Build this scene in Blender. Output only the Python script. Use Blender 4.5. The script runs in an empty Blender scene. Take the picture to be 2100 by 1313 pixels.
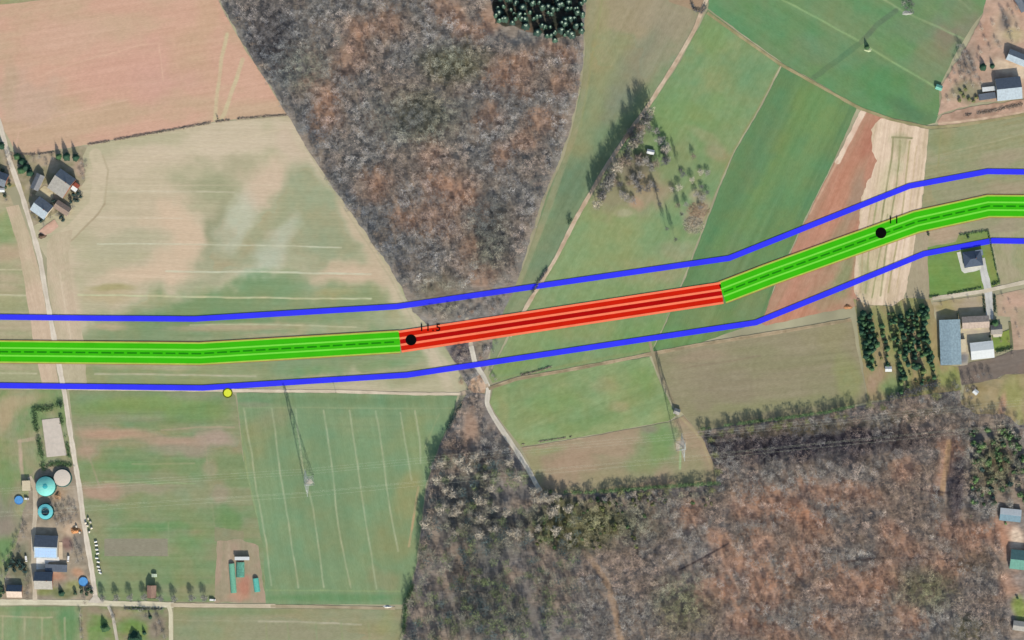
import bpy, bmesh, math, random
import numpy as np
from mathutils import Vector, Matrix

# ------------------------------------------------------------------ camera, sky, sun, exposure
SC = bpy.context.scene
COL = SC.collection
K = 0.5                                   # metres per photo pixel
CAM_H = 3000.0
cd = bpy.data.cameras.new('camera'); cam = bpy.data.objects.new('camera', cd); COL.objects.link(cam)
cam.location = (0, 0, CAM_H); cam.rotation_euler = (0, 0, 0)
cd.sensor_width = 36; cd.lens = 36 * CAM_H / (2100 * K); cd.clip_start = 10; cd.clip_end = 9000
SC.camera = cam
AZ = math.atan2(0.26, -0.965); EL = math.radians(29)
SUN = Vector((math.sin(AZ) * math.cos(EL), math.cos(AZ) * math.cos(EL), math.sin(EL)))
world = bpy.data.worlds.new('World'); SC.world = world; world.use_nodes = True
sky = world.node_tree.nodes.new('ShaderNodeTexSky'); sky.sky_type = 'NISHITA'; sky.sun_disc = False
sky.sun_elevation = EL; sky.sun_rotation = AZ
bgn = world.node_tree.nodes['Background']; bgn.inputs[1].default_value = 0.13
world.node_tree.links.new(sky.outputs[0], bgn.inputs[0])
sl = bpy.data.lights.new('sun', 'SUN'); sl.energy = 4.0; sl.angle = math.radians(0.5); sl.color = (1, .95, .88)
sun = bpy.data.objects.new('sun', sl); COL.objects.link(sun); sun.location = SUN * 800
sun.rotation_euler = SUN.to_track_quat('Z', 'Y').to_euler()
SC.view_settings.view_transform = 'Standard'; SC.view_settings.look = 'None'
EXPO = 1.3
SC.view_settings.exposure = EXPO; SC.view_settings.gamma = 1
GAIN = np.array([0.893, 0.932, 1.020]) * 2 ** EXPO     # display light per unit albedo on flat sunlit ground
SC.cycles.max_bounces = 4

# ------------------------------------------------------------------ helpers
rng = np.random.default_rng(7)
random.seed(7)

def lin(c):
    c = np.asarray(c, float) / 255.0
    return np.where(c < .04045, c / 12.92, ((c + .055) / 1.055) ** 2.4)
def alb(c):
    return np.clip(lin(c) / GAIN, 0.002, 0.9)
def P(x, y, z=0.0):
    return Vector(((x - 1050) * K, (656.5 - y) * K, z))
def px2w(a):
    a = np.asarray(a, float)
    return np.stack([(a[:, 0] - 1050) * K, (656.5 - a[:, 1]) * K], 1)

def hsh(ix, iy, s):
    h = (ix.astype(np.int64) * 374761393 + iy.astype(np.int64) * 668265263 + s * 1274126177) & 0xFFFFFFFF
    h = ((h ^ (h >> 13)) * 1274126177) & 0xFFFFFFFF
    h = h ^ (h >> 16)
    return (h & 0xFFFF) / 65535.0
def vn(x, y, s=0):
    xi = np.floor(x); yi = np.floor(y); fx = x - xi; fy = y - yi
    fx = fx * fx * (3 - 2 * fx); fy = fy * fy * (3 - 2 * fy)
    a = hsh(xi, yi, s); b = hsh(xi + 1, yi, s); c = hsh(xi, yi + 1, s); d = hsh(xi + 1, yi + 1, s)
    return (a * (1 - fx) + b * fx) * (1 - fy) + (c * (1 - fx) + d * fx) * fy
def fbm(x, y, s=0, o=4):
    t = np.zeros_like(x); a = .5; n = 0
    for k in range(o):
        t += a * vn(x, y, s + k * 17); n += a; a *= .5; x = x * 2.03 + 11.3; y = y * 2.03 + 5.7
    return t / n
def sst(a, b, t):
    t = np.clip((t - a) / (b - a), 0, 1); return t * t * (3 - 2 * t)
def seg_dist(x, y, pts):
    d = np.full(x.shape, 1e9)
    for (ax, ay), (bx, by) in zip(pts[:-1], pts[1:]):
        dx, dy = bx - ax, by - ay; L = dx * dx + dy * dy + 1e-9
        t = np.clip(((x - ax) * dx + (y - ay) * dy) / L, 0, 1)
        d = np.minimum(d, np.hypot(x - ax - t * dx, y - ay - t * dy))
    return d
def inside(x, y, poly):
    r = np.zeros(x.shape, bool); n = len(poly)
    for i in range(n):
        x1, y1 = poly[i]; x2, y2 = poly[(i + 1) % n]
        if y1 == y2: continue
        c = ((y1 > y) != (y2 > y)) & (x < (x2 - x1) * (y - y1) / (y2 - y1) + x1)
        r ^= c
    return r

def tag(o, label, cat=None, group=None, kind=None):
    if label: o['label'] = label
    if cat: o['category'] = cat
    if group: o['group'] = group
    if kind: o['kind'] = kind
    return o
def empty(name, loc, rz=0.0, label=None, cat=None, group=None):
    o = bpy.data.objects.new(name, None); COL.objects.link(o); o.location = loc; o.rotation_euler = (0, 0, rz)
    o.empty_display_size = 1
    return tag(o, label, cat, group)
def link(name, me, parent=None, loc=None):
    o = bpy.data.objects.new(name, me); COL.objects.link(o)
    if parent: o.parent = parent
    if loc is not None: o.location = loc
    return o
def np_mesh(name, v, faces, mat=None, cols=None):
    """v (n,3), faces (m,3) or (m,4) arrays"""
    me = bpy.data.meshes.new(name); v = np.asarray(v, np.float32); f = np.asarray(faces, np.int32)
    k = f.shape[1]
    me.vertices.add(len(v)); me.vertices.foreach_set('co', v.ravel())
    me.loops.add(f.size); me.loops.foreach_set('vertex_index', f.ravel())
    me.polygons.add(len(f)); me.polygons.foreach_set('loop_start', np.arange(0, f.size, k, dtype=np.int32))
    if cols is not None:
        at = me.color_attributes.new('Tint', 'FLOAT_COLOR', 'POINT')
        c4 = np.ones((len(v), 4), np.float32); c4[:, :3] = cols; at.data.foreach_set('color', c4.ravel())
    me.update(calc_edges=True)
    if mat: me.materials.append(mat)
    return me

class MB:
    """collects solids of one part"""
    def __init__(s): s.v = []; s.f = []
    def add(s, vs, fs):
        o = len(s.v); s.v += [tuple(p) for p in vs]; s.f += [tuple(i + o for i in f) for f in fs]; return s
    def box(s, x0, x1, y0, y1, z0, z1):
        return s.add([(x0, y0, z0), (x1, y0, z0), (x1, y1, z0), (x0, y1, z0), (x0, y0, z1), (x1, y0, z1), (x1, y1, z1), (x0, y1, z1)],
                     [(3, 2, 1, 0), (4, 5, 6, 7), (0, 1, 5, 4), (1, 2, 6, 5), (2, 3, 7, 6), (3, 0, 4, 7)])
    def prism(s, poly, z0, z1):
        n = len(poly)
        return s.add([(x, y, z0) for x, y in poly] + [(x, y, z1) for x, y in poly],
                     [tuple(range(n))[::-1], tuple(range(n, 2 * n))] + [(i, (i + 1) % n, n + (i + 1) % n, n + i) for i in range(n)])
    def bar(s, a, b, r, r2=None, n=4):
        a = Vector(a); b = Vector(b); d = (b - a)
        if d.length < 1e-6: return s
        d.normalize(); u = d.orthogonal().normalized(); w = d.cross(u); r2 = r if r2 is None else r2
        vs = [a + (u * math.cos(t) + w * math.sin(t)) * r for t in [2 * math.pi * i / n for i in range(n)]]
        vs += [b + (u * math.cos(t) + w * math.sin(t)) * r2 for t in [2 * math.pi * i / n for i in range(n)]]
        return s.add(vs, [tuple(range(n))[::-1], tuple(range(n, 2 * n))] + [(i, (i + 1) % n, n + (i + 1) % n, n + i) for i in range(n)])
    def lathe(s, prof, n=40, cap=True):
        """prof: list of (r,z)"""
        vs = []; fs = []
        for r, z in prof:
            vs += [(r * math.cos(2 * math.pi * i / n), r * math.sin(2 * math.pi * i / n), z) for i in range(n)]
        for k in range(len(prof) - 1):
            fs += [(k * n + i, k * n + (i + 1) % n, (k + 1) * n + (i + 1) % n, (k + 1) * n + i) for i in range(n)]
        if cap: fs += [tuple(range(n))[::-1], tuple(range((len(prof) - 1) * n, len(prof) * n))]
        return s.add(vs, fs)
    def build(s, name, mat, parent=None, smooth=False):
        me = bpy.data.meshes.new(name); me.from_pydata(s.v, [], s.f); me.update(); me.materials.append(mat)
        if smooth:
            for p in me.polygons: p.use_smooth = True
        return link(name, me, parent)

MATS = {}
def mat(name, rgb, var=.12, scale=.6, rough=.9, spec=.1, metal=0, wave=None):
    if name in MATS: return MATS[name]
    m = bpy.data.materials.new(name); m.use_nodes = True; nt = m.node_tree; b = nt.nodes['Principled BSDF']
    b.inputs['Roughness'].default_value = rough; b.inputs['Specular IOR Level'].default_value = spec; b.inputs['Metallic'].default_value = metal
    c = alb(rgb)
    tc = nt.nodes.new('ShaderNodeTexCoord'); no = nt.nodes.new('ShaderNodeTexNoise'); no.inputs['Scale'].default_value = scale; no.inputs['Detail'].default_value = 5
    nt.links.new(tc.outputs['Object'], no.inputs['Vector'])
    rp = nt.nodes.new('ShaderNodeValToRGB'); e = rp.color_ramp.elements
    e[0].position = .3; e[1].position = .72
    e[0].color = (*(c * (1 - var)), 1); e[1].color = (*np.clip(c * (1 + var), 0, .95), 1)
    nt.links.new(no.outputs['Fac'], rp.inputs['Fac']); out = rp.outputs['Color']
    if wave:
        wv = nt.nodes.new('ShaderNodeTexWave'); wv.inputs['Scale'].default_value = wave[1]; wv.bands_direction = wave[0]; wv.inputs['Distortion'].default_value = .3
        nt.links.new(tc.outputs['Object'], wv.inputs['Vector'])
        mx = nt.nodes.new('ShaderNodeMix'); mx.data_type = 'RGBA'; mx.blend_type = 'MULTIPLY'; mx.inputs['Factor'].default_value = wave[2]
        nt.links.new(out, mx.inputs['A']); nt.links.new(wv.outputs['Color'], mx.inputs['B']); out = mx.outputs['Result']
    nt.links.new(out, b.inputs['Base Color'])
    MATS[name] = m; return m
def tint_mat(name, var=.15, scale=.8, dirn=0.0, stretch=1.0, rough=1.0, trans=0):
    """material that takes its own colour from the mesh and adds fine grain along one direction"""
    if name in MATS: return MATS[name]
    m = bpy.data.materials.new(name); m.use_nodes = True; nt = m.node_tree; b = nt.nodes['Principled BSDF']
    b.inputs['Roughness'].default_value = rough; b.inputs['Specular IOR Level'].default_value = 0
    at = nt.nodes.new('ShaderNodeAttribute'); at.attribute_name = 'Tint'
    ge = nt.nodes.new('ShaderNodeNewGeometry'); mp = nt.nodes.new('ShaderNodeMapping')
    mp.vector_type = 'TEXTURE'; mp.inputs['Rotation'].default_value = (0, 0, -dirn); mp.inputs['Scale'].default_value = (stretch, 1, 1)
    no = nt.nodes.new('ShaderNodeTexNoise'); no.inputs['Scale'].default_value = scale; no.inputs['Detail'].default_value = 4; no.inputs['Roughness'].default_value = .6
    nt.links.new(ge.outputs['Position'], mp.inputs['Vector']); nt.links.new(mp.outputs['Vector'], no.inputs['Vector'])
    mr = nt.nodes.new('ShaderNodeMapRange'); mr.inputs['From Min'].default_value = .25; mr.inputs['From Max'].default_value = .75
    mr.inputs['To Min'].default_value = 1 - var; mr.inputs['To Max'].default_value = 1 + var
    nt.links.new(no.outputs['Fac'], mr.inputs['Value'])
    mx = nt.nodes.new('ShaderNodeVectorMath'); mx.operation = 'SCALE'
    nt.links.new(at.outputs['Color'], mx.inputs[0]); nt.links.new(mr.outputs['Result'], mx.inputs['Scale'])
    nt.links.new(mx.outputs['Vector'], b.inputs['Base Color'])
    MATS[name] = m; return m

# ------------------------------------------------------------------ ground painter
LAYER = [0.0]
def paint(sp, x, y):
    a = math.radians(sp.get('dir', 0)); ca, sa = math.cos(a), math.sin(a)
    u = x * ca + y * sa; v = -x * sa + y * ca
    sd = sp.get('seed', 1); sc = sp.get('sc', 60); st = sp.get('st', 1.5)
    n = fbm(u / (sc * st), v / sc, sd, 4)
    base = np.array(sp['base'], float); alt = np.array(sp.get('alt', sp['base']), float)
    w = sst(.32, .68, n)[:, None]
    c = base * (1 - w) + alt * w
    wx = (fbm(x / 40, y / 40, sd + 91, 3) - .5); wy = (fbm(x / 40, y / 40, sd + 57, 3) - .5)
    for (bx, by, rx, ry, ba, bc, bs) in sp.get('blobs', ()):
        b = math.radians(ba); X = x - bx + wx * 1.1 * min(rx, ry) * 1.2; Y = y - by + wy * 1.1 * min(rx, ry) * 1.2
        U = (X * math.cos(b) + Y * math.sin(b)) / rx; V = (-X * math.sin(b) + Y * math.cos(b)) / ry
        q = (bs * sst(1.35, .35, np.hypot(U, V)))[:, None]
        c = c * (1 - q) + np.array(bc, float) * q
    am = sp.get('streak', 6); sw = sp.get('sw', 5)
    c = c + ((fbm(u / (sw * sp.get('sl', 25)), v / sw, sd + 33, 3) - .5) * 2 * am)[:, None]
    for (pts, wd, sc_, ss) in sp.get('strokes', ()):
        d = seg_dist(x + wx * 3, y + wy * 3, pts)
        brk = .55 + .9 * fbm(x / 18, y / 18, sd + 71, 2)
        q = np.clip(ss * brk * sst(wd * .5 + 1.4, wd * .5 - 1.0, d), 0, 1)[:, None]
        c = c * (1 - q) + np.array(sc_, float) * q
    for (pl, pc, ps) in sp.get('plots', ()):
        q = (ps * inside(x, y, pl))[:, None]; c = c * (1 - q) + np.array(pc, float) * q
    ms = sp.get('mot', 5)
    c = c + ((fbm(x / 7, y / 7, sd + 5, 2) - .5) * 2 * ms)[:, None]
    g = (c[:, 1] > c[:, 0] + 2)[:, None]; mn = c.mean(1, keepdims=True)      # muted early-spring greens
    c = np.where(g, c + (mn - c) * .13 + (fbm(x / 34, y / 34, sd + 211, 3) - .5)[:, None] * np.array([16., -4., -8.]) + np.array([4., 1., -3.]), c)
    return np.clip(c, 6, 250)
def rough_poly(poly, amp, seed):
    out = []; n = len(poly)
    for i in range(n):
        a = np.array(poly[i], float); b = np.array(poly[(i + 1) % n], float); L = np.hypot(*(b - a)); k = max(1, int(L / 7))
        nr = np.array([-(b - a)[1], (b - a)[0]]) / max(L, 1e-6)
        for j in range(k):
            p = a + (b - a) * j / k
            d = 0 if j == 0 else (fbm(np.array([p[0] / 15]), np.array([p[1] / 15]), seed, 3)[0] - .5) * 2 * amp
            out.append(p + nr * d)
    return np.array(out)
def sheet(name, poly, spec, step=2.0, amp=1.5, z=None, label=None, var=.1, gs=.9):
    """a tessellated sheet of ground whose colour is computed per vertex (crop, soil, wear, some painted wood shade)"""
    LAYER[0] += .006
    z = LAYER[0] if z is None else z
    spec = dict(spec); spec.setdefault('seed', len(MATS) * 7 + 3)
    pl = rough_poly(poly, amp, spec['seed'])
    x0, y0 = pl.min(0) - step; x1, y1 = pl.max(0) + step
    x0 = max(x0, -70); y0 = max(y0, -70); x1 = min(x1, 2170); y1 = min(y1, 1385)
    nx = int((x1 - x0) / step) + 1; ny = int((y1 - y0) / step) + 1
    gx = x0 + step * np.arange(nx + 1); gy = y0 + step * np.arange(ny + 1)
    cx, cy = np.meshgrid(gx[:-1] + step / 2, gy[:-1] + step / 2)
    ins = inside(cx.ravel(), cy.ravel(), pl).reshape(cx.shape)
    J, I = np.nonzero(ins)
    W = nx + 1
    q = np.stack([(J + 1) * W + I, (J + 1) * W + I + 1, J * W + I + 1, J * W + I], 1)
    used, inv, cnt = np.unique(q, return_inverse=True, return_counts=True); q = inv.reshape(q.shape)
    vx = gx[used % W]; vy = gy[used // W]
    bd = np.nonzero(cnt < 4)[0]
    if len(bd):
        bx, by = vx[bd], vy[bd]; best = np.full(len(bd), 1e9); ox = bx.copy(); oy = by.copy()
        for i in range(len(pl)):
            a = pl[i]; b = pl[(i + 1) % len(pl)]; d = b - a; L = d @ d + 1e-9
            t = np.clip(((bx - a[0]) * d[0] + (by - a[1]) * d[1]) / L, 0, 1); px = a[0] + t * d[0]; py = a[1] + t * d[1]
            ds = np.hypot(px - bx, py - by); m = ds < best; best[m] = ds[m]; ox[m] = px[m]; oy[m] = py[m]
        ok = best < step * 1.2; vx[bd[ok]] = ox[ok]; vy[bd[ok]] = oy[ok]
    c = alb(paint(spec, vx, vy))
    xy = px2w(np.stack([vx, vy], 1))
    v = np.concatenate([xy, np.full((len(xy), 1), z)], 1)
    m = tint_mat('soil_' + name + str(len(MATS)), var=var, scale=gs, dirn=math.radians(spec.get('dir', 0)), stretch=spec.get('gst', 3.0))
    o = link(name, np_mesh(name, v, q, m, c))
    tag(o, label, kind='structure')
    return o
def ribbon(name, pts, width, rgb, z=None, var=8, step=1.5, label=None, strokes=(), alt=None):
    """a road or track as a strip along a polyline, smooth bends, slightly uneven edges"""
    LAYER[0] += .006
    z = LAYER[0] if z is None else z
    pts = np.array(pts, float)
    t = np.concatenate([[0], np.cumsum(np.hypot(*np.diff(pts, axis=0).T))]); n = max(4, int(t[-1] / 4))
    tt = np.linspace(0, t[-1], n + 1)
    sx = np.interp(tt, t, pts[:, 0]); sy = np.interp(tt, t, pts[:, 1])
    for k in range(3):
        sx[1:-1] = (sx[:-2] + 2 * sx[1:-1] + sx[2:]) / 4; sy[1:-1] = (sy[:-2] + 2 * sy[1:-1] + sy[2:]) / 4
    dx = np.gradient(sx); dy = np.gradient(sy); L = np.hypot(dx, dy); nx = -dy / L; ny = dx / L
    m = max(3, int(width / 1.6)); wj = 1 + (fbm(tt / 14, tt * 0, 3, 3) - .5) * .5
    of = (np.arange(m + 1) / m - .5)
    X = sx[:, None] + nx[:, None] * of * width * wj[:, None]; Y = sy[:, None] + ny[:, None] * of * width * wj[:, None]
    sd = int(abs(pts[0, 0] * 3 + pts[0, 1])) + 5
    c = paint(dict(base=rgb, alt=alt or [k - 14 for k in rgb], sc=25, st=1, streak=0, mot=var, seed=sd), X.ravel(), Y.ravel())
    # two wheel ruts, a duller crown
    mid = np.tile(np.abs(of), len(sx)); c = c - (sst(.16, .02, mid) * 9)[:, None]
    xy = px2w(np.stack([X.ravel(), Y.ravel()], 1)); v = np.concatenate([xy, np.full((len(xy), 1), z)], 1)
    W = m + 1; j, i = np.meshgrid(np.arange(n), np.arange(m), indexing='ij'); a = (j * W + i).ravel()
    q = np.stack([a, a + 1, a + W + 1, a + W], 1)
    me = np_mesh(name, v, q, tint_mat('track_soil', var=.1, scale=1.2), alb(c))
    if me.polygons[0].normal.z < 0: me.flip_normals()
    return tag(link(name, me), label, kind='structure')

exec_order = []
# ------------------------------------------------------------------ base ground reaching the horizon
mb = MB(); mb.add([(-4000, -4000, -.05), (4000, -4000, -.05), (4000, 4000, -.05), (-4000, 4000, -.05)], [(0, 1, 2, 3)])
tag(mb.build('ground', mat('meadow_ground', (170, 166, 138), var=.25, scale=.02, rough=1, spec=0)), 'wide green and brown open farmland under everything', kind='structure')

G = (120, 152, 112)
# ---- fields
sheet('plowed_field', [(-40, 12), (20, 8), (110, -3), (240, -40), (430, -40), (452, 10), (500, 98), (545, 165), (588, 234), (445, 249), (310, 272), (180, 297), (60, 318), (32, 312), (0, 250), (-40, 190)],
      dict(base=(207, 168, 146), alt=(198, 170, 143), sc=45, dir=-9, st=2.5, streak=7, sw=4, mot=4, blobs=[
          (60, 200, 70, 60, 0, (196, 170, 150), .7), (330, 150, 90, 60, 0, (206, 164, 148), .8), (150, 70, 120, 40, -10, (206, 172, 150), .7), (390, 110, 70, 60, 0, (200, 168, 140), .6),
          (250, 130, 60, 120, 70, (210, 166, 148), .6), (520, 150, 25, 70, -35, (208, 170, 148), .7), (420, 30, 30, 60, 0, (200, 168, 140), .7), (480, 20, 25, 40, -30, (205, 175, 158), .6), (20, 180, 18, 60, 0, (188, 166, 140), .7)],
      strokes=[([(466, 70), (455, 120), (447, 180), (441, 246)], 7, (202, 190, 154), .75), ([(497, 122), (482, 170), (460, 235), (452, 246)], 8, (202, 190, 154), .8), ([(210, 115), (290, 92), (325, 90), (335, 165)], 2.5, (218, 182, 158), .6),
               ([(28, 180), (120, 140), (215, 112)], 2.5, (214, 180, 156), .5), ([(32, 310), (40, 270), (110, 240), (260, 205)], 3, (214, 180, 158), .5)]),
      step=2.2, label='wide bare salmon pink ploughed field at the top left')
sheet('grass_verge', [(-40, 12), (20, 8), (110, -3), (240, -40), (-40, -40)], dict(base=(150, 158, 118), alt=(160, 155, 120)), label='green grass verge in the top left corner')
sheet('crop_field', [(180, 299), (310, 275), (445, 251), (590, 238), (604, 248), (650, 326), (718, 430), (790, 525), (830, 590), (850, 640), (900, 692), (930, 742), (958, 800), (945, 806), (690, 801), (480, 800), (140, 797), (125, 700), (110, 600), (96, 530), (60, 470), (140, 420), (175, 370), (170, 320)],
      dict(base=(196, 184, 158), alt=(184, 178, 148), sc=40, dir=1, st=3, streak=7, sw=3.2, sl=45, mot=3, gst=6, blobs=[
          (300, 400, 140, 90, 0, (200, 186, 160), .7), (280, 330, 100, 30, -12, (206, 190, 166), .7),
          (430, 385, 66, 46, 10, (160, 162, 130), .85), (450, 470, 34, 60, 15, (152, 154, 124), .9), (640, 400, 100, 70, -40, (156, 164, 132), .9), (590, 460, 130, 60, -30, (158, 166, 134), .9), (560, 520, 150, 40, -4, (160, 166, 136), .85), (690, 500, 60, 80, -20, (152, 162, 130), .9), (420, 550, 70, 34, -24, (160, 164, 134), .8), (640, 580, 90, 26, 0, (158, 164, 134), .7), (490, 340, 36, 30, 0, (170, 166, 136), .7), (260, 500, 80, 30, 0, (180, 176, 148), .7),
          (355, 450, 62, 50, 10, (210, 188, 162), .95), (380, 500, 46, 50, 20, (210, 188, 162), .9), (310, 565, 110, 20, -3, (211, 189, 163), .9), (350, 545, 60, 30, -20, (209, 187, 161), .8), (545, 370, 50, 46, -30, (206, 186, 162), .95), (520, 410, 30, 24, 0, (204, 186, 164), .7), (470, 290, 150, 30, -8, (207, 192, 168), .8), (590, 300, 34, 60, -25, (206, 188, 166), .85),
          (488, 450, 34, 70, 28, (190, 194, 172), .75), (560, 545, 36, 80, 24, (190, 194, 174), .75), (592, 480, 24, 40, 20, (184, 188, 166), .7), (520, 562, 40, 12, 0, (194, 198, 178), .7),
          (720, 560, 80, 22, 0, (206, 184, 158), .9), (660, 572, 40, 14, 0, (200, 182, 156), .7), (780, 560, 26, 60, -32, (198, 180, 154), .8),
          (430, 625, 210, 46, -12, (120, 152, 108), .95), (560, 592, 90, 30, -4, (122, 154, 112), .8), (600, 640, 210, 46, -4, (124, 152, 110), .85), (400, 660, 150, 24, -3, (110, 150, 100), .8), (730, 612, 80, 40, 6, (140, 154, 112), .8), (690, 600, 40, 10, 0, (168, 164, 120), .6), (838, 612, 18, 40, -26, (110, 156, 104), .8), (220, 606, 60, 20, 0, (186, 172, 138), .8), (230, 590, 50, 8, 0, (164, 158, 112), .7),
          (320, 690, 240, 36, -3, (126, 150, 110), .9), (640, 735, 300, 50, -3, (130, 154, 114), .9), (300, 775, 260, 36, 0, (136, 154, 112), .9), (760, 700, 120, 45, -4, (130, 156, 114), .8), (420, 786, 200, 10, 0, (142, 158, 108), .7), (640, 760, 60, 12, 0, (118, 156, 106), .6), (790, 750, 60, 14, -6, (116, 156, 108), .6),
          (480, 672, 140, 9, -2, (182, 164, 136), .8), (560, 690, 60, 8, 0, (172, 158, 130), .6), (300, 750, 120, 9, 0, (178, 164, 138), .6), (850, 770, 60, 20, 0, (152, 154, 118), .7), (220, 672, 40, 8, 0, (192, 170, 140), .7),
          (140, 640, 22, 180, -4, (204, 186, 162), .95), (115, 540, 30, 60, -10, (184, 176, 148), .8),
          (640, 320, 16, 70, -30, (206, 192, 168), .8), (740, 480, 16, 110, -32, (200, 184, 158), .9), (820, 610, 18, 70, -30, (200, 186, 160), .9), (890, 730, 18, 80, -28, (202, 188, 164), .9)],
      strokes=[([(60, 393), (415, 393), (480, 395)], 2.2, (212, 204, 180), .55), ([(190, 446), (375, 448)], 2.2, (214, 202, 178), .5), ([(200, 500), (440, 502), (525, 503), (700, 509)], 2.4, (206, 206, 180), .7), ([(340, 557), (525, 558), (760, 562)], 2.6, (206, 208, 182), .8),
               ([(160, 605), (250, 606), (525, 611), (760, 613)], 3, (196, 200, 162), .85), ([(390, 667), (525, 665), (730, 671)], 2.6, (190, 192, 158), .7), ([(195, 768), (330, 768), (525, 772)], 3, (190, 184, 158), .8),
               ([(230, 340), (590, 262)], 2, (210, 196, 168), .5), ([(240, 380), (560, 380)], 1.8, (210, 196, 170), .4),
               ([(110, 505), (150, 470), (196, 420), (206, 350), (196, 318)], 26, (204, 190, 164), .7), ([(214, 420), (222, 350), (210, 318)], 3, (178, 166, 138), .7), ([(105, 522), (150, 490), (200, 440), (214, 418)], 3, (168, 152, 126), .75), ([(608, 250), (700, 410), (790, 540), (900, 730), (938, 798)], 5, (182, 178, 150), .55), ([(625, 300), (720, 450), (800, 570), (880, 720)], 2.4, (168, 166, 138), .5)]),
      step=2.0, label='large mottled beige and green crop field with pale tramlines left of the wood')
sheet('headland', [(96, 500), (110, 480), (150, 470), (140, 520), (150, 600), (172, 700), (178, 790), (135, 797), (122, 740), (108, 640), (96, 570)], dict(base=(200, 182, 158), alt=(186, 176, 148), dir=82, streak=6, strokes=[([(122, 560), (138, 650), (146, 700)], 4, (212, 196, 172), .6)]), label='pale beige headland strip east of the farm lane')
sheet('crop_field', [(-40, 395), (20, 400), (45, 470), (55, 560), (70, 700), (90, 792), (-40, 790)], dict(base=(160, 162, 126), alt=(180, 168, 140), sc=25, st=4, dir=0, streak=8, sw=4, sl=30, blobs=[(5, 470, 30, 40, 0, (132, 160, 108), .8), (10, 520, 40, 20, 0, (186, 164, 138), .7), (0, 620, 50, 30, 0, (164, 164, 124), .7)], strokes=[([(-20, 553), (45, 553)], 2.4, (205, 195, 165), .7), ([(-20, 604), (55, 606)], 2.4, (205, 200, 170), .8), ([(-20, 765), (75, 766)], 2.4, (195, 190, 160), .7)]), label='striped green and brown crop field at the left edge')
sheet('stubble_strip', [(12, 425), (38, 420), (60, 480), (78, 545), (92, 620), (108, 700), (122, 797), (88, 797), (68, 700), (52, 590), (36, 500)], dict(base=(204, 182, 158), alt=(190, 176, 148), dir=78, streak=8, sw=4), label='pale pink stubble strip along the west side of the lane')
sheet('grass_field', [(-40, 800), (128, 800), (140, 870), (152, 940), (165, 1010), (176, 1080), (186, 1150), (195, 1232), (-40, 1232)], dict(base=(122, 152, 102), alt=(150, 154, 120), sc=30, dir=85, blobs=[(10, 850, 22, 50, 20, (182, 162, 130), .8), (40, 820, 60, 14, -5, (178, 162, 130), .7), (5, 1040, 40, 40, 0, (142, 136, 122), .9), (0, 1080, 50, 25, 0, (150, 138, 126), .8), (8, 1115, 20, 22, 0, (108, 148, 98), .9), (12, 980, 20, 70, 0, (118, 150, 98), .6)],
      strokes=[([(40, 905), (78, 898)], 7, (188, 168, 146), .8), ([(40, 905), (46, 975), (50, 985)], 7, (188, 168, 146), .8), ([(50, 985), (82, 962)], 6, (170, 155, 135), .6)]), label='rough grass around the farm and the round tanks')
sheet('farm_yard', [(100, 950), (150, 952), (166, 1040), (178, 1108), (186, 1150), (194, 1230), (0, 1232), (10, 1190), (40, 1090), (45, 1060), (62, 1000), (80, 962)], dict(base=(172, 158, 138), alt=(152, 142, 126), sc=18, st=1, mot=14, blobs=[(150, 1085, 26, 18, 0, (200, 176, 150), .9), (150, 1020, 20, 20, 0, (178, 164, 146), .8), (140, 1115, 14, 16, 0, (140, 112, 106), .9), (120, 1180, 16, 14, 0, (188, 146, 124), .9), (160, 1172, 14, 12, 0, (196, 156, 128), .9), (150, 1200, 20, 12, 0, (148, 156, 100), .8), (40, 1160, 30, 40, 0, (116, 124, 100), .8), (95, 1210, 24, 10, 0, (132, 146, 92), .9), (130, 1215, 30, 12, 0, (104, 124, 86), .8), (80, 1160, 20, 16, 0, (206, 198, 184), .9), (166, 1110, 14, 22, 0, (122, 118, 112), .6), (40, 1095, 20, 26, 0, (170, 156, 136), .7), (135, 1060, 30, 16, 0, (150, 138, 124), .8), (115, 1010, 20, 16, 0, (176, 150, 124), .7)]), amp=3, step=2, label='dusty brown farmyard between the tanks and barns')
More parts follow.
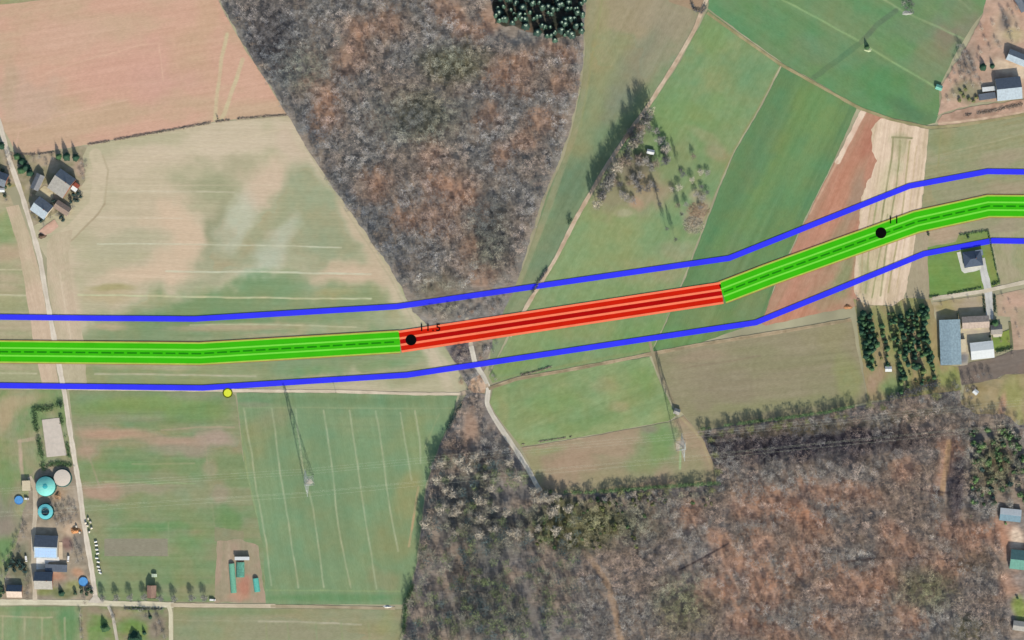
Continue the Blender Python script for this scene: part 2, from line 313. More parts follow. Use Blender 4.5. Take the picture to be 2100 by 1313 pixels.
sheet('crop_field', [(141, 800), (470, 802), (483, 812), (500, 950), (540, 1110), (545, 1236), (203, 1232), (192, 1160), (178, 1080), (160, 950)], dict(base=(126, 150, 108), alt=(140, 150, 116), sc=22, st=6, dir=0, streak=7, sw=4, sl=30, mot=5, blobs=[
          (300, 835, 160, 22, 0, (126, 152, 100), .7), (400, 850, 80, 20, 0, (118, 148, 98), .7), (200, 880, 60, 14, 2, (168, 150, 128), .7), (250, 890, 110, 12, 1, (172, 150, 126), .7), (400, 915, 110, 22, 0, (160, 148, 130), .8), (430, 905, 50, 18, 0, (166, 150, 132), .7), (190, 910, 45, 22, 0, (172, 148, 128), .7), (260, 905, 60, 16, 0, (152, 148, 116), .6),
          (250, 960, 70, 18, 0, (118, 150, 104), .8), (390, 960, 60, 22, 0, (122, 152, 106), .8), (455, 945, 35, 30, 0, (128, 150, 108), .7), (205, 1010, 50, 20, 0, (164, 146, 126), .85), (300, 1000, 70, 10, 0, (150, 148, 122), .6), (450, 1010, 25, 22, 0, (150, 148, 120), .6), (300, 1040, 110, 25, 0, (128, 150, 106), .6), (460, 1055, 30, 25, 0, (120, 148, 104), .8), (280, 1085, 70, 16, 0, (112, 146, 100), .7), (390, 1090, 30, 10, 0, (150, 146, 120), .6), (390, 1120, 50, 40, 0, (116, 150, 98), .7), (320, 1170, 100, 25, 0, (122, 148, 102), .6), (240, 1150, 40, 12, 0, (132, 146, 110), .5), (380, 1170, 18, 40, 0, (144, 146, 110), .4), (230, 892, 80, 12, 2, (186, 154, 132), .8), (350, 905, 70, 12, 0, (178, 152, 132), .8), (440, 900, 40, 22, 0, (172, 154, 138), .9), (180, 930, 30, 14, 0, (182, 154, 134), .8), (205, 1008, 56, 18, 0, (176, 150, 130), .95), (290, 1002, 60, 14, 0, (158, 150, 126), .8), (450, 1012, 26, 20, 0, (160, 150, 128), .8), (430, 960, 14, 20, 0, (168, 152, 130), .6), (300, 830, 140, 18, 0, (124, 156, 92), .7), (420, 845, 50, 20, 0, (116, 152, 94), .7), (260, 955, 90, 10, 0, (116, 152, 100), .8), (330, 1080, 80, 10, 0, (104, 148, 96), .7), (470, 1060, 26, 26, 0, (110, 148, 96), .8)],
      plots=[([(214, 1105), (345, 1105), (345, 1140), (214, 1140)], (148, 140, 126), .8), ([(440, 1080), (440, 1110), (500, 1110), (500, 1090)], (142, 142, 118), .7)],
      strokes=[([(330, 882), (400, 877), (480, 876)], 2.2, (186, 160, 138), .6), ([(270, 952), (400, 950)], 2, (172, 168, 134), .5), ([(215, 989), (400, 992)], 2, (150, 176, 128), .6), ([(345, 1072), (345, 1140)], 2, (150, 164, 122), .5), ([(215, 1139), (345, 1139)], 2, (166, 152, 134), .6), ([(215, 1084), (350, 1084)], 1.8, (140, 168, 122), .5), ([(420, 900), (425, 950)], 2, (170, 156, 132), .5), ([(430, 990), (440, 1080)], 2, (150, 156, 122), .5), ([(205, 1004), (160, 870)], 3, (176, 156, 136), .5)]),
      step=2, label='patchwork of green and brown plots right of the lane')
sheet('greenhouse_yard', [(445, 1110), (495, 1106), (530, 1120), (545, 1236), (440, 1236)], dict(base=(172, 152, 132), alt=(160, 150, 126), sc=20, dir=88, blobs=[(500, 1210, 20, 24, 0, (186, 132, 112), .9), (470, 1160, 10, 50, 0, (178, 160, 138), .6), (490, 1225, 30, 8, 0, (190, 150, 126), .6), (505, 1190, 12, 14, 0, (180, 134, 116), .8)]), amp=3, label='brown bare yard around the green tunnels')
TL = [[(500, 838), (516, 930), (527, 1010), (547, 1120), (556, 1200)], [(557, 838), (569, 920), (577, 985), (590, 1062), (600, 1130), (612, 1205)], [(634, 1010), (641, 1040), (652, 1110), (664, 1205)], [(663, 842), (677, 930), (684, 990), (694, 1080), (706, 1140), (719, 1205)], [(716, 842), (730, 930), (740, 1000), (751, 1080), (762, 1140), (772, 1208)], [(771, 843), (783, 920), (792, 990), (804, 1066), (816, 1130)], [(821, 846), (832, 915), (844, 985)], [(851, 842), (860, 900), (862, 950)], [(606, 840), (617, 930), (626, 985)]]
sheet('grass_field', [(485, 806), (690, 806), (938, 812), (930, 848), (905, 903), (888, 950), (872, 1000), (863, 1080), (855, 1150), (842, 1205), (826, 1240), (545, 1240), (540, 1120), (500, 950)], dict(base=(126, 156, 116), alt=(120, 150, 112), sc=50, st=2, dir=80, streak=5, sw=6, sl=15, mot=3, blobs=[(840, 1010, 24, 60, 12, (146, 154, 108), .8), (800, 1110, 60, 50, 0, (134, 148, 106), .7), (850, 900, 40, 60, 10, (138, 158, 112), .7), (530, 900, 30, 60, 0, (138, 152, 110), .7), (700, 822, 230, 10, 0, (114, 146, 106), .8), (680, 1225, 160, 9, 0, (104, 146, 100), .8), (790, 1190, 40, 25, 0, (146, 148, 112), .7), (560, 860, 40, 30, 0, (146, 150, 118), .5), (730, 870, 80, 20, 0, (138, 156, 116), .6), (520, 830, 40, 6, 0, (150, 146, 122), .5)],
      strokes=[(t, 2.8, (166, 180, 146), .75) for t in TL] + [([(490, 836), (930, 838)], 2.2, (150, 168, 126), .55), ([(545, 1210), (830, 1213)], 2.2, (140, 168, 118), .7), ([(484, 812), (505, 960), (530, 1080)], 3, (150, 168, 118), .6), ([(858, 1000), (845, 1080), (838, 1120)], 4, (186, 162, 126), .8), ([(900, 850), (870, 920)], 3, (158, 168, 124), .5)]), step=1.8, label='green field with wandering pale tramlines below the centre left')
sheet('crop_field', [(356, 1246), (560, 1248), (810, 1250), (826, 1250), (824, 1300), (805, 1360), (356, 1360)], dict(base=(150, 152, 122), alt=(144, 150, 116), sc=30, dir=0, st=4, streak=5, blobs=[(480, 1255, 130, 8, 0, (128, 150, 108), .7), (600, 1300, 120, 25, 0, (152, 148, 122), .7), (790, 1280, 30, 30, 0, (148, 156, 112), .7), (430, 1300, 50, 30, 0, (144, 154, 116), .6), (560, 1256, 60, 6, 0, (140, 150, 112), .6)], strokes=[([(530, 1275), (640, 1276), (740, 1281)], 3, (186, 180, 158), .7), ([(352, 1272), (530, 1274)], 2, (164, 164, 134), .5)] + [([(x, 1278), (x + 4, 1330)], 3, (140, 158, 116), .6) for x in (545, 590, 647, 700, 755)]), label='olive crop field at the bottom left of the wood')
sheet('crop_field', [(-40, 1244), (164, 1244), (164, 1360), (-40, 1360)], dict(base=(126, 156, 112), alt=(142, 154, 116), sc=20, dir=88, st=5, streak=7, sw=8, sl=20, blobs=[(140, 1290, 22, 50, 0, (104, 146, 98), .9), (80, 1250, 90, 6, 0, (116, 146, 100), .7)], strokes=[([(-20, 1263), (108, 1267)], 2.6, (176, 172, 140), .8)] + [([(x, 1268), (x + 1, 1350)], 3.5, (168, 170, 136), .7) for x in (5, 50, 86, 133)]), label='striped green strips of crop in the bottom left corner')
sheet('garden_lawn', [(166, 1244), (352, 1246), (352, 1360), (166, 1360)], dict(base=(124, 152, 96), alt=(146, 142, 114), sc=18, mot=10, blobs=[(205, 1290, 26, 26, 0, (112, 152, 84), .8), (275, 1285, 36, 18, 0, (112, 150, 82), .9), (325, 1285, 20, 40, 0, (146, 134, 120), .95), (250, 1258, 40, 10, 0, (166, 146, 124), .8), (190, 1256, 22, 10, 0, (150, 136, 116), .8), (172, 1300, 8, 50, 0, (160, 146, 122), .8), (300, 1264, 30, 10, 0, (140, 136, 120), .7)]), amp=2, label='garden lawns and rough plots south of the bottom lane')
# between wood and diagonal path
sheet('crop_field', [(1196, -40), (1470, -40), (1440, 12), (1420, 60), (1380, 132), (1326, 216), (1286, 272), (1236, 346), (1176, 450), (1136, 530), (1082, 620), (1040, 690), (1000, 770), (1010, 690), (1046, 610), (1074, 545), (1100, 470), (1120, 405), (1155, 325), (1172, 270), (1192, 180), (1200, 100)], dict(base=(126, 148, 112), alt=(136, 148, 114), sc=60, st=3, dir=-62, streak=7, sw=7, sl=25, blobs=[(1290, 30, 110, 100, 0, (164, 150, 122), .9), (1380, 50, 70, 90, -60, (160, 150, 126), .9), (1260, 130, 50, 60, 0, (148, 152, 112), .7), (1340, 110, 30, 100, 28, (152, 146, 124), .7), (1290, 150, 26, 110, 30, (132, 140, 118), .6), (1280, 200, 30, 70, 30, (138, 142, 124), .5), (1180, 390, 40, 90, 25, (108, 136, 108), .8), (1130, 520, 30, 90, 28, (116, 140, 110), .8), (1200, 250, 30, 90, 20, (140, 152, 112), .6), (1230, 60, 20, 80, 8, (160, 156, 116), .6)],
      strokes=[([(1216, 0), (1205, 100), (1196, 200), (1172, 290), (1130, 410), (1100, 490), (1060, 590)], 13, (160, 156, 124), .5), ([(1235, 0), (1225, 60), (1190, 260)], 4, (152, 156, 110), .5)]), step=2.2, label='narrow olive green field between the wood and the diagonal track')
sheet('bare_plot', [(1360, -40), (1470, -40), (1446, 8), (1436, 26), (1372, 4)], dict(base=(170, 146, 122), alt=(160, 146, 120)), label='small brown plot at the top beside the track')
sheet('meadow', [(1452, 20), (1600, 136), (1560, 215), (1505, 310), (1470, 390), (1440, 470), (1400, 575), (1365, 660), (1334, 722), (1250, 740), (1150, 758), (1060, 772), (1010, 786), (1002, 772), (1044, 692), (1092, 612), (1140, 535), (1184, 452), (1244, 348), (1294, 274), (1334, 218), (1390, 134), (1430, 62)], dict(base=(122, 156, 110), alt=(134, 158, 112), sc=30, st=1.5, dir=-60, streak=6, sw=6, sl=10, mot=6, blobs=[(1420, 250, 90, 60, 0, (122, 158, 100), .7), (1460, 290, 60, 60, 0, (128, 152, 104), .5), (1470, 80, 40, 50, 0, (118, 156, 100), .7), (1540, 150, 50, 50, 0, (112, 150, 108), .6),
          (1250, 480, 110, 80, -20, (140, 160, 110), .9), (1200, 560, 80, 60, -20, (136, 160, 110), .9), (1330, 560, 80, 50, -10, (146, 160, 116), .8), (1240, 640, 120, 60, -10, (134, 158, 104), .8), (1320, 690, 80, 30, -12, (118, 156, 96), .8), (1110, 690, 80, 40, -12, (132, 158, 104), .8), (1060, 745, 60, 22, -12, (124, 156, 96), .8),
          (1275, 390, 80, 60, 0, (154, 146, 120), .85), (1300, 345, 60, 30, 10, (138, 128, 112), .8), (1345, 395, 40, 30, 0, (166, 150, 126), .8), (1330, 370, 50, 26, 20, (160, 144, 118), .7), (1310, 330, 36, 28, 0, (124, 122, 104), .8), (1305, 415, 18, 18, 0, (182, 152, 128), .8), (1280, 440, 20, 10, 0, (180, 172, 146), .7), (1390, 340, 40, 50, 0, (134, 150, 106), .6), (1430, 440, 24, 40, 10, (172, 152, 130), .9), (1425, 400, 16, 14, 0, (176, 164, 138), .8), (1440, 280, 40, 14, 30, (164, 156, 118), .5), (1470, 310, 30, 16, 10, (164, 150, 122), .6), (1390, 515, 40, 20, 0, (162, 156, 124), .6), (1375, 560, 40, 20, 0, (156, 154, 118), .6), (1320, 250, 20, 40, -30, (120, 130, 104), .6)],
      strokes=[([(1600, 138), (1560, 215), (1505, 310), (1470, 390), (1438, 475)], 6, (146, 152, 108), .7), ([(1010, 780), (1150, 752), (1330, 718)], 5, (134, 150, 100), .5)]), step=2.2, label='lush green meadow between the diagonal track and the dark field')
sheet('crop_field', [(1604, 136), (1690, 182), (1757, 222), (1712, 325), (1655, 440), (1590, 582), (1562, 660), (1440, 702), (1336, 722), (1368, 660), (1404, 575), (1444, 470), (1474, 390), (1508, 310), (1564, 215)], dict(base=(106, 146, 96), alt=(98, 140, 96), sc=40, st=5, dir=-64, streak=7, sw=9, sl=25, mot=3, blobs=[(1680, 230, 50, 60, 0, (112, 150, 92), .7), (1600, 330, 30, 160, 26, (118, 150, 92), .5), (1560, 320, 24, 140, 26, (98, 138, 100), .6), (1500, 540, 50, 60, 10, (108, 140, 100), .7), (1430, 650, 60, 40, -12, (118, 146, 98), .8), (1390, 690, 50, 26, -12, (112, 152, 92), .8), (1540, 640, 40, 40, 0, (122, 142, 102), .6)], strokes=[([(1745, 222), (1650, 425), (1560, 650)], 5, (92, 134, 92), .6)]), step=2.4, label='long dark green crop field slanting down right of centre')
sheet('crop_field', [(1456, -40), (2060, -40), (2035, 0), (1990, 60), (1960, 110), (1940, 150), (1925, 180), (1928, 230), (1918, 252), (1900, 257), (1830, 242), (1765, 222), (1695, 180), (1605, 130), (1452, 18)], dict(base=(100, 148, 100), alt=(110, 146, 104), sc=50, st=2, dir=32, streak=5, sw=8, sl=15, mot=4, blobs=[(1720, 40, 110, 50, 10, (120, 146, 104), .8), (1960, 50, 60, 50, -50, (134, 134, 116), .9), (1920, 110, 40, 90, 25, (132, 140, 112), .8), (1940, 80, 24, 60, 30, (148, 128, 112), .5), (1820, 190, 110, 50, 25, (88, 144, 92), .8), (1890, 140, 40, 70, 30, (118, 144, 104), .6), (1870, 230, 60, 20, 20, (84, 128, 96), .7), (1500, 40, 60, 30, 30, (94, 146, 104), .7), (1660, 100, 60, 20, 30, (104, 144, 108), .7), (1950, 20, 40, 40, 0, (112, 146, 104), .6), (1870, 60, 60, 30, 0, (116, 142, 110), .6), (1600, 60, 90, 40, 0, (96, 146, 98), .6)],
      strokes=[([(1605, 0), (1680, 40), (1760, 84), (1800, 108), (1860, 145), (1920, 180)], 3.2, (142, 178, 124), .8), ([(1805, -5), (1850, 22), (1920, 54), (1985, 84)], 3.2, (150, 176, 130), .7), ([(1838, 22), (1800, 50), (1766, 88)], 10, (98, 122, 98), .7), ([(1760, 92), (1715, 125), (1668, 160)], 11, (92, 130, 96), .7), ([(1960, -5), (1990, 20)], 3, (140, 160, 124), .5)]), step=2.2, label='bright green field with two pale lines at the top right')
sheet('bare_field', [(1766, 226), (1830, 244), (1820, 330), (1800, 430), (1780, 560), (1770, 626), (1690, 640), (1570, 668), (1562, 664), (1592, 582), (1658, 440), (1715, 325)], dict(base=(186, 138, 116), alt=(176, 140, 116), sc=24, dir=-66, st=4, streak=9, sw=4, mot=6, blobs=[(1778, 300, 16, 46, 12, (178, 122, 102), .8), (1720, 400, 24, 90, 26, (192, 138, 114), .7), (1752, 410, 16, 60, 15, (166, 142, 122), .8), (1715, 500, 18, 60, 22, (158, 142, 114), .7), (1620, 650, 60, 20, -14, (196, 138, 112), .7), (1728, 570, 26, 54, 14, (146, 150, 112), .95), (1700, 610, 30, 30, 0, (166, 144, 116), .8), (1745, 618, 20, 12, 0, (178, 152, 128), .8), (1660, 560, 14, 50, 26, (182, 146, 122), .6)], strokes=[([(1770, 230), (1738, 290), (1718, 330)], 13, (230, 208, 186), .95), ([(1718, 330), (1660, 440)], 4, (206, 176, 150), .6)]), amp=2.5, step=1.8, label='rust red bare earth field under the green strip')
sheet('stubble_field', [(1806, 243), (1850, 252), (1904, 265), (1899, 330), (1889, 430), (1871, 530), (1860, 590), (1848, 628), (1800, 628), (1766, 622), (1752, 600), (1755, 530), (1762, 450), (1772, 390), (1790, 350), (1799, 330), (1788, 310), (1786, 266)], dict(base=(224, 202, 178), alt=(206, 186, 158), sc=14, dir=-82, st=8, streak=16, sw=3.2, sl=40, mot=8, blobs=[(1846, 300, 20, 24, 0, (182, 176, 142), .85), (1838, 345, 20, 26, 0, (196, 188, 156), .8), (1812, 420, 18, 90, 5, (204, 194, 158), .7), (1795, 560, 30, 56, 5, (204, 192, 156), .7), (1770, 560, 12, 50, 0, (166, 168, 128), .6), (1848, 520, 12, 80, 8, (230, 208, 186), .8), (1860, 620, 14, 20, 0, (206, 186, 160), .6)],
      strokes=[([(1830, 282), (1870, 284)], 3, (140, 138, 104), .8), ([(1832, 284), (1826, 340), (1812, 420), (1800, 500)], 3, (146, 144, 106), .85), ([(1846, 290), (1840, 370), (1822, 470), (1806, 606)], 2.6, (150, 150, 108), .8), ([(1866, 290), (1852, 420), (1822, 600)], 2.6, (166, 158, 114), .8), ([(1800, 400), (1784, 500), (1774, 600)], 2.6, (158, 162, 116), .8), ([(1820, 440), (1800, 540), (1788, 610)], 2.4, (150, 152, 108), .8), ([(1880, 300), (1866, 420), (1840, 590)], 2.2, (198, 178, 144), .7), ([(1786, 420), (1770, 520), (1764, 600)], 2.2, (176, 160, 124), .7)]), step=1.6, amp=5, label='cream striped stubble field crossing under the green strip')
sheet('crop_field', [(1906, 266), (1960, 262), (2040, 248), (2170, 226), (2170, 480), (2040, 486), (1900, 508), (1876, 520), (1890, 430)], dict(base=(160, 156, 126), alt=(150, 154, 118), sc=22, dir=-11, st=5, streak=7, sw=4, sl=30, blobs=[(1950, 300, 50, 26, 0, (140, 152, 112), .7), (2050, 330, 60, 20, -10, (166, 154, 130), .7), (1960, 400, 60, 30, -10, (154, 150, 122), .6), (1935, 480, 50, 20, -10, (184, 158, 136), .8), (2060, 460, 40, 20, 0, (164, 152, 130), .7), (2060, 390, 60, 20, -8, (170, 150, 128), .6)], strokes=[([(1920, 320), (2100, 275)], 2.2, (178, 170, 138), .5), ([(1930, 270), (1925, 340)], 3, (150, 156, 110), .5)]), label='olive beige field at the right edge around the green strip')
sheet('bare_strip', [(1886, 430), (1905, 430), (1904, 520), (1906, 615), (1855, 615), (1874, 510)], dict(base=(178, 160, 138), alt=(166, 156, 130), dir=88, streak=5), label='narrow brown strip left of the villa lawn')
sheet('villa_lawn', [(1902, 507), (1960, 496), (1966, 482), (2026, 474), (2038, 530), (2050, 582), (2016, 598), (1906, 612)], dict(base=(122, 154, 82), alt=(116, 148, 82), sc=25, mot=4, blobs=[(1940, 490, 40, 14, -10, (150, 152, 104), .7), (1935, 580, 40, 30, 0, (108, 150, 78), .7), (1995, 490, 30, 12, 0, (132, 146, 92), .6), (2030, 530, 10, 60, -12, (132, 142, 84), .6)]), label='mown green lawn around the villa')
sheet('rough_field', [(2030, 478), (2170, 470), (2170, 572), (2054, 590), (2046, 540)], dict(base=(168, 160, 132), alt=(158, 158, 122), sc=25, dir=80, streak=5, blobs=[(2095, 520, 20, 30, 0, (146, 158, 118), .7)]), label='beige grass field right of the villa')
sheet('bare_plot', [(2042, 606), (2170, 576), (2170, 718), (2078, 720), (2072, 650), (2046, 648)], dict(base=(186, 162, 140), alt=(172, 156, 132), sc=20, blobs=[(2085, 620, 30, 20, 0, (200, 164, 146), .6), (2080, 690, 10, 40, 0, (176, 150, 132), .6)]), label='pinkish bare plot right of the sheds')
sheet('garden_plot', [(1912, 620), (2020, 606), (2022, 650), (1922, 660)], dict(base=(168, 154, 120), alt=(176, 164, 138), sc=14, blobs=[(1940, 630, 16, 16, 0, (160, 150, 100), .7), (1985, 625, 30, 14, 0, (176, 160, 140), .7)]), label='brown garden plot north of the long blue shed')
sheet('nursery_ground', [(1750, 612), (1780, 626), (1830, 628), (1856, 612), (1908, 614), (1922, 660), (1930, 750), (1968, 752), (1972, 800), (1850, 815), (1780, 824), (1768, 740)], dict(base=(146, 150, 100), alt=(160, 146, 112), sc=16, dir=75, st=3, mot=10, blobs=[(1830, 790, 22, 24, 0, (124, 152, 100), .85), (1795, 780, 16, 30, 5, (170, 144, 122), .8), (1945, 775, 26, 20, 0, (142, 156, 92), .8), (1900, 780, 30, 14, 0, (172, 154, 106), .8), (1915, 720, 12, 60, 0, (172, 156, 112), .7), (1830, 690, 14, 50, 0, (160, 164, 108), .6), (1770, 625, 20, 10, 0, (196, 170, 140), .6), (1740, 628, 14, 10, 0, (178, 122, 88), .7)]), amp=3, label='grassy ground between rows of nursery trees')
sheet('bare_field', [(1965, 752), (1996, 742), (2038, 735), (2078, 718), (2170, 712), (2170, 766), (2060, 768), (2042, 778), (1972, 790)], dict(base=(132, 116, 106), alt=(126, 116, 108), sc=25, dir=-10), label='dark grey brown field south of the sheds')
sheet('garden_plot', [(1980, 790), (2050, 776), (2062, 768), (2170, 764), (2170, 860), (2090, 872), (2060, 850), (2000, 850), (1970, 830)], dict(base=(150, 140, 110), alt=(168, 152, 118), sc=16, mot=10, blobs=[(2080, 810, 30, 40, 0, (152, 152, 100), .9), (2055, 830, 8, 30, 15, (190, 150, 128), .8), (2010, 805, 14, 24, 0, (154, 140, 104), .7), (2090, 860, 10, 24, 0, (158, 158, 108), .8)]), label='scrubby brown garden land south of the dark field')
sheet('crop_field', [(1336, 728), (1440, 708), (1600, 682), (1746, 656), (1762, 740), (1780, 824), (1700, 845), (1600, 860), (1500, 870), (1430, 884), (1402, 850), (1388, 838), (1372, 800), (1346, 745)], dict(base=(152, 144, 118), alt=(146, 142, 112), sc=30, dir=-8, st=4, streak=5, blobs=[(1700, 690, 50, 40, 0, (150, 144, 110), .7), (1480, 790, 80, 50, 0, (148, 138, 116), .7), (1740, 780, 24, 60, -8, (144, 150, 100), .7), (1440, 730, 60, 14, -10, (162, 146, 124), .7), (1600, 830, 160, 14, -5, (146, 150, 108), .5)], strokes=[([(1336, 724), (1450, 706), (1745, 656)], 4, (190, 166, 138), .5), ([(1400, 755), (1460, 746), (1560, 730)], 3, (142, 128, 108), .5)]), step=2.4, label='dull brown field right of the field track')
sheet('meadow', [(1012, 796), (1060, 780), (1150, 764), (1250, 746), (1332, 732), (1352, 780), (1386, 852), (1370, 864), (1240, 888), (1068, 916), (1040, 880), (1016, 848), (1004, 826)], dict(base=(142, 164, 114), alt=(130, 156, 106), sc=28, st=2, dir=-25, streak=6, sw=6, mot=7, blobs=[(1140, 830, 60, 26, 0, (124, 158, 100), .7), (1240, 790, 30, 18, 0, (158, 156, 116), .6), (1270, 835, 22, 14, 0, (162, 160, 122), .7), (1320, 780, 30, 40, 0, (122, 158, 96), .7), (1080, 800, 50, 16, -15, (134, 154, 106), .6), (1060, 870, 30, 20, 0, (140, 158, 108), .6), (1190, 870, 100, 14, -10, (116, 152, 98), .6), (1030, 845, 14, 30, 0, (152, 154, 106), .6)]), step=2.2, label='fresh green meadow below the crossroads')
sheet('rough_field', [(1070, 918), (1240, 890), (1372, 866), (1402, 852), (1430, 884), (1444, 905), (1462, 950), (1472, 992), (1330, 1000), (1200, 1012), (1112, 1010)], dict(base=(166, 148, 124), alt=(154, 146, 118), sc=30, st=2, dir=-8, streak=6, blobs=[(1350, 910, 40, 60, 0, (116, 154, 98), .9), (1310, 950, 40, 40, 0, (130, 150, 106), .8), (1180, 950, 70, 30, 0, (170, 146, 124), .7), (1330, 880, 20, 12, 0, (140, 136, 118), .8), (1420, 960, 40, 40, 0, (152, 150, 116), .7), (1250, 980, 60, 16, 0, (160, 152, 118), .6), (1100, 960, 24, 40, 0, (156, 154, 116), .7), (1395, 910, 12, 14, 0, (206, 182, 160), .9), (1120, 925, 40, 8, -8, (142, 156, 110), .6)],
      strokes=[([(1070, 914), (1180, 900), (1290, 876), (1372, 862)], 3.5, (190, 172, 144), .8), ([(1396, 915), (1394, 960)], 3.5, (158, 186, 132), .8), ([(1390, 850), (1410, 870), (1440, 905), (1460, 960)], 4, (176, 164, 128), .6)]), step=2.2, label='brown rough field with a green patch under the power line')
# top right yard
sheet('dirt_yard', [(2036, -40), (2170, -40), (2170, 195), (2080, 203), (2000, 212), (1960, 224), (1922, 238), (1932, 200), (1926, 180), (1948, 150), (1985, 90), (2010, 40)], dict(base=(196, 166, 146), alt=(178, 154, 136), sc=20, mot=12, blobs=[(2060, 60, 30, 40, 0, (196, 176, 152), .8), (1985, 130, 26, 36, 20, (148, 136, 124), .8), (1985, 195, 40, 24, 0, (140, 140, 112), .8), (2060, 135, 40, 16, 0, (216, 196, 170), .9), (2095, 150, 20, 20, 0, (222, 204, 180), .9), (2080, 75, 24, 16, 0, (186, 176, 136), .7), (2062, 45, 12, 22, 0, (128, 118, 112), .8), (2020, 70, 24, 40, 20, (190, 154, 134), .7), (1945, 170, 14, 30, 25, (198, 166, 146), .7), (2035, 180, 30, 12, 0, (196, 184, 166), .7)]), amp=4, step=2, label='pinkish trampled yard around the top right barns')
sheet('dirt_bank', [(1922, 250), (1932, 236), (1962, 226), (2010, 216), (2170, 196), (2170, 226), (2040, 246), (1960, 258), (1925, 258)], dict(base=(188, 158, 138), alt=(170, 142, 124), sc=12, mot=14, strokes=[([(1925, 254), (2000, 246), (2100, 230)], 4, (212, 190, 162), .7)]), amp=3, label='rough pinkish bank south of the top right barns')

# ---- woodland floors
REDS1 = [(720, 110, 26, 40), (796, 50, 24, 20), (665, 195, 26, 26), (673, 240, 24, 30), (957, 58, 26, 22), (1027, 150, 22, 30), (885, 315, 26, 22), (1002, 235, 22, 20), (1027, 315, 18, 24), (763, 400, 22, 18), (776, 375, 26, 22), (940, 393, 40, 34), (877, 443, 50, 26), (965, 505, 16, 30), (995, 565, 18, 24), (826, 455, 16, 20), (1070, 150, 24, 34), (1133, 98, 20, 14), (1163, 113, 20, 16), (1150, 175, 22, 22), (1112, 248, 22, 24), (740, 60, 30, 20), (1000, 40, 16, 24), (920, 20, 30, 20), (1075, 290, 20, 20), (900, 380, 40, 20)]
REDS2 = [(1658, 1083, 40, 22), (1638, 1146, 24, 30), (1740, 1205, 56, 36), (1813, 1184, 30, 30), (1856, 1123, 34, 24), (1950, 1088, 26, 20), (1821, 1083, 22, 16), (1864, 1267, 22, 26), (1600, 1302, 40, 16), (1997, 1091, 20, 20), (1457, 1216, 26, 30), (1490, 1216, 20, 24), (1421, 1058, 18, 22), (1565, 1118, 24, 24), (1527, 1272, 30, 26), (1477, 1103, 26, 14), (1947, 915, 20, 14), (1940, 957, 12, 50), (1851, 969, 20, 20), (1600, 1030, 60, 20), (1680, 1010, 50, 16), (1760, 1010, 40, 16), (1540, 1050, 40, 20), (1640, 1060, 40, 16), (2070, 1110, 26, 22), (2065, 1200, 22, 24), (1500, 1150, 30, 24), (1580, 1220, 34, 26), (1700, 1285, 34, 18), (2040, 1100, 30, 20), (1990, 1130, 26, 26), (1930, 1160, 30, 20), (1560, 1180, 30, 20)]
W1 = [(432, -40), (455, 12), (492, 80), (546, 165), (590, 238), (641, 322), (711, 426), (782, 522), (824, 588), (846, 640), (902, 692), (932, 742), (964, 800), (985, 780), (1000, 745), (1012, 690), (1046, 610), (1066, 560), (1092, 475), (1114, 405), (1150, 325), (1168, 270), (1188, 180), (1198, 100), (1202, -40)]
W2 = [(962, 800), (932, 850), (906, 905), (888, 950), (876, 1000), (865, 1080), (858, 1150), (848, 1200), (828, 1250), (826, 1360), (2170, 1360), (2170, 880), (2090, 872), (2060, 850), (2000, 850), (1972, 830), (1968, 800), (1850, 818), (1780, 828), (1700, 848), (1600, 862), (1500, 874), (1430, 886), (1446, 908), (1464, 952), (1472, 994), (1330, 1004), (1200, 1014), (1112, 1012), (1088, 972), (1058, 932), (1030, 892), (1004, 850), (994, 830), (998, 808)]
sheet('wood_floor', W1, dict(base=(148, 138, 128), alt=(132, 130, 126), sc=24, mot=16, blobs=[(x, y, a * 1.6, b * 1.6, 20, (184, 140, 114), .5) for x, y, a, b in REDS1] + [(930, 130, 70, 40, 0, (112, 110, 84), .7), (860, 240, 70, 50, 0, (96, 98, 84), .7), (560, 80, 50, 80, -30, (96, 94, 96), .7), (1020, 480, 40, 80, 0, (96, 96, 92), .6), (950, 720, 30, 30, 0, (100, 92, 96), .8), (990, 700, 18, 40, 10, (140, 128, 110), .7), (900, 600, 60, 60, 0, (122, 114, 98), .6)], strokes=[([(735, 180), (744, 215)], 5, (168, 150, 140), .7), ([(958, 655), (962, 690), (974, 745)], 8, (196, 184, 162), .9)]), step=2.2, amp=4, label='leaf littered floor of the bare wood at the top', var=.3, gs=.5)
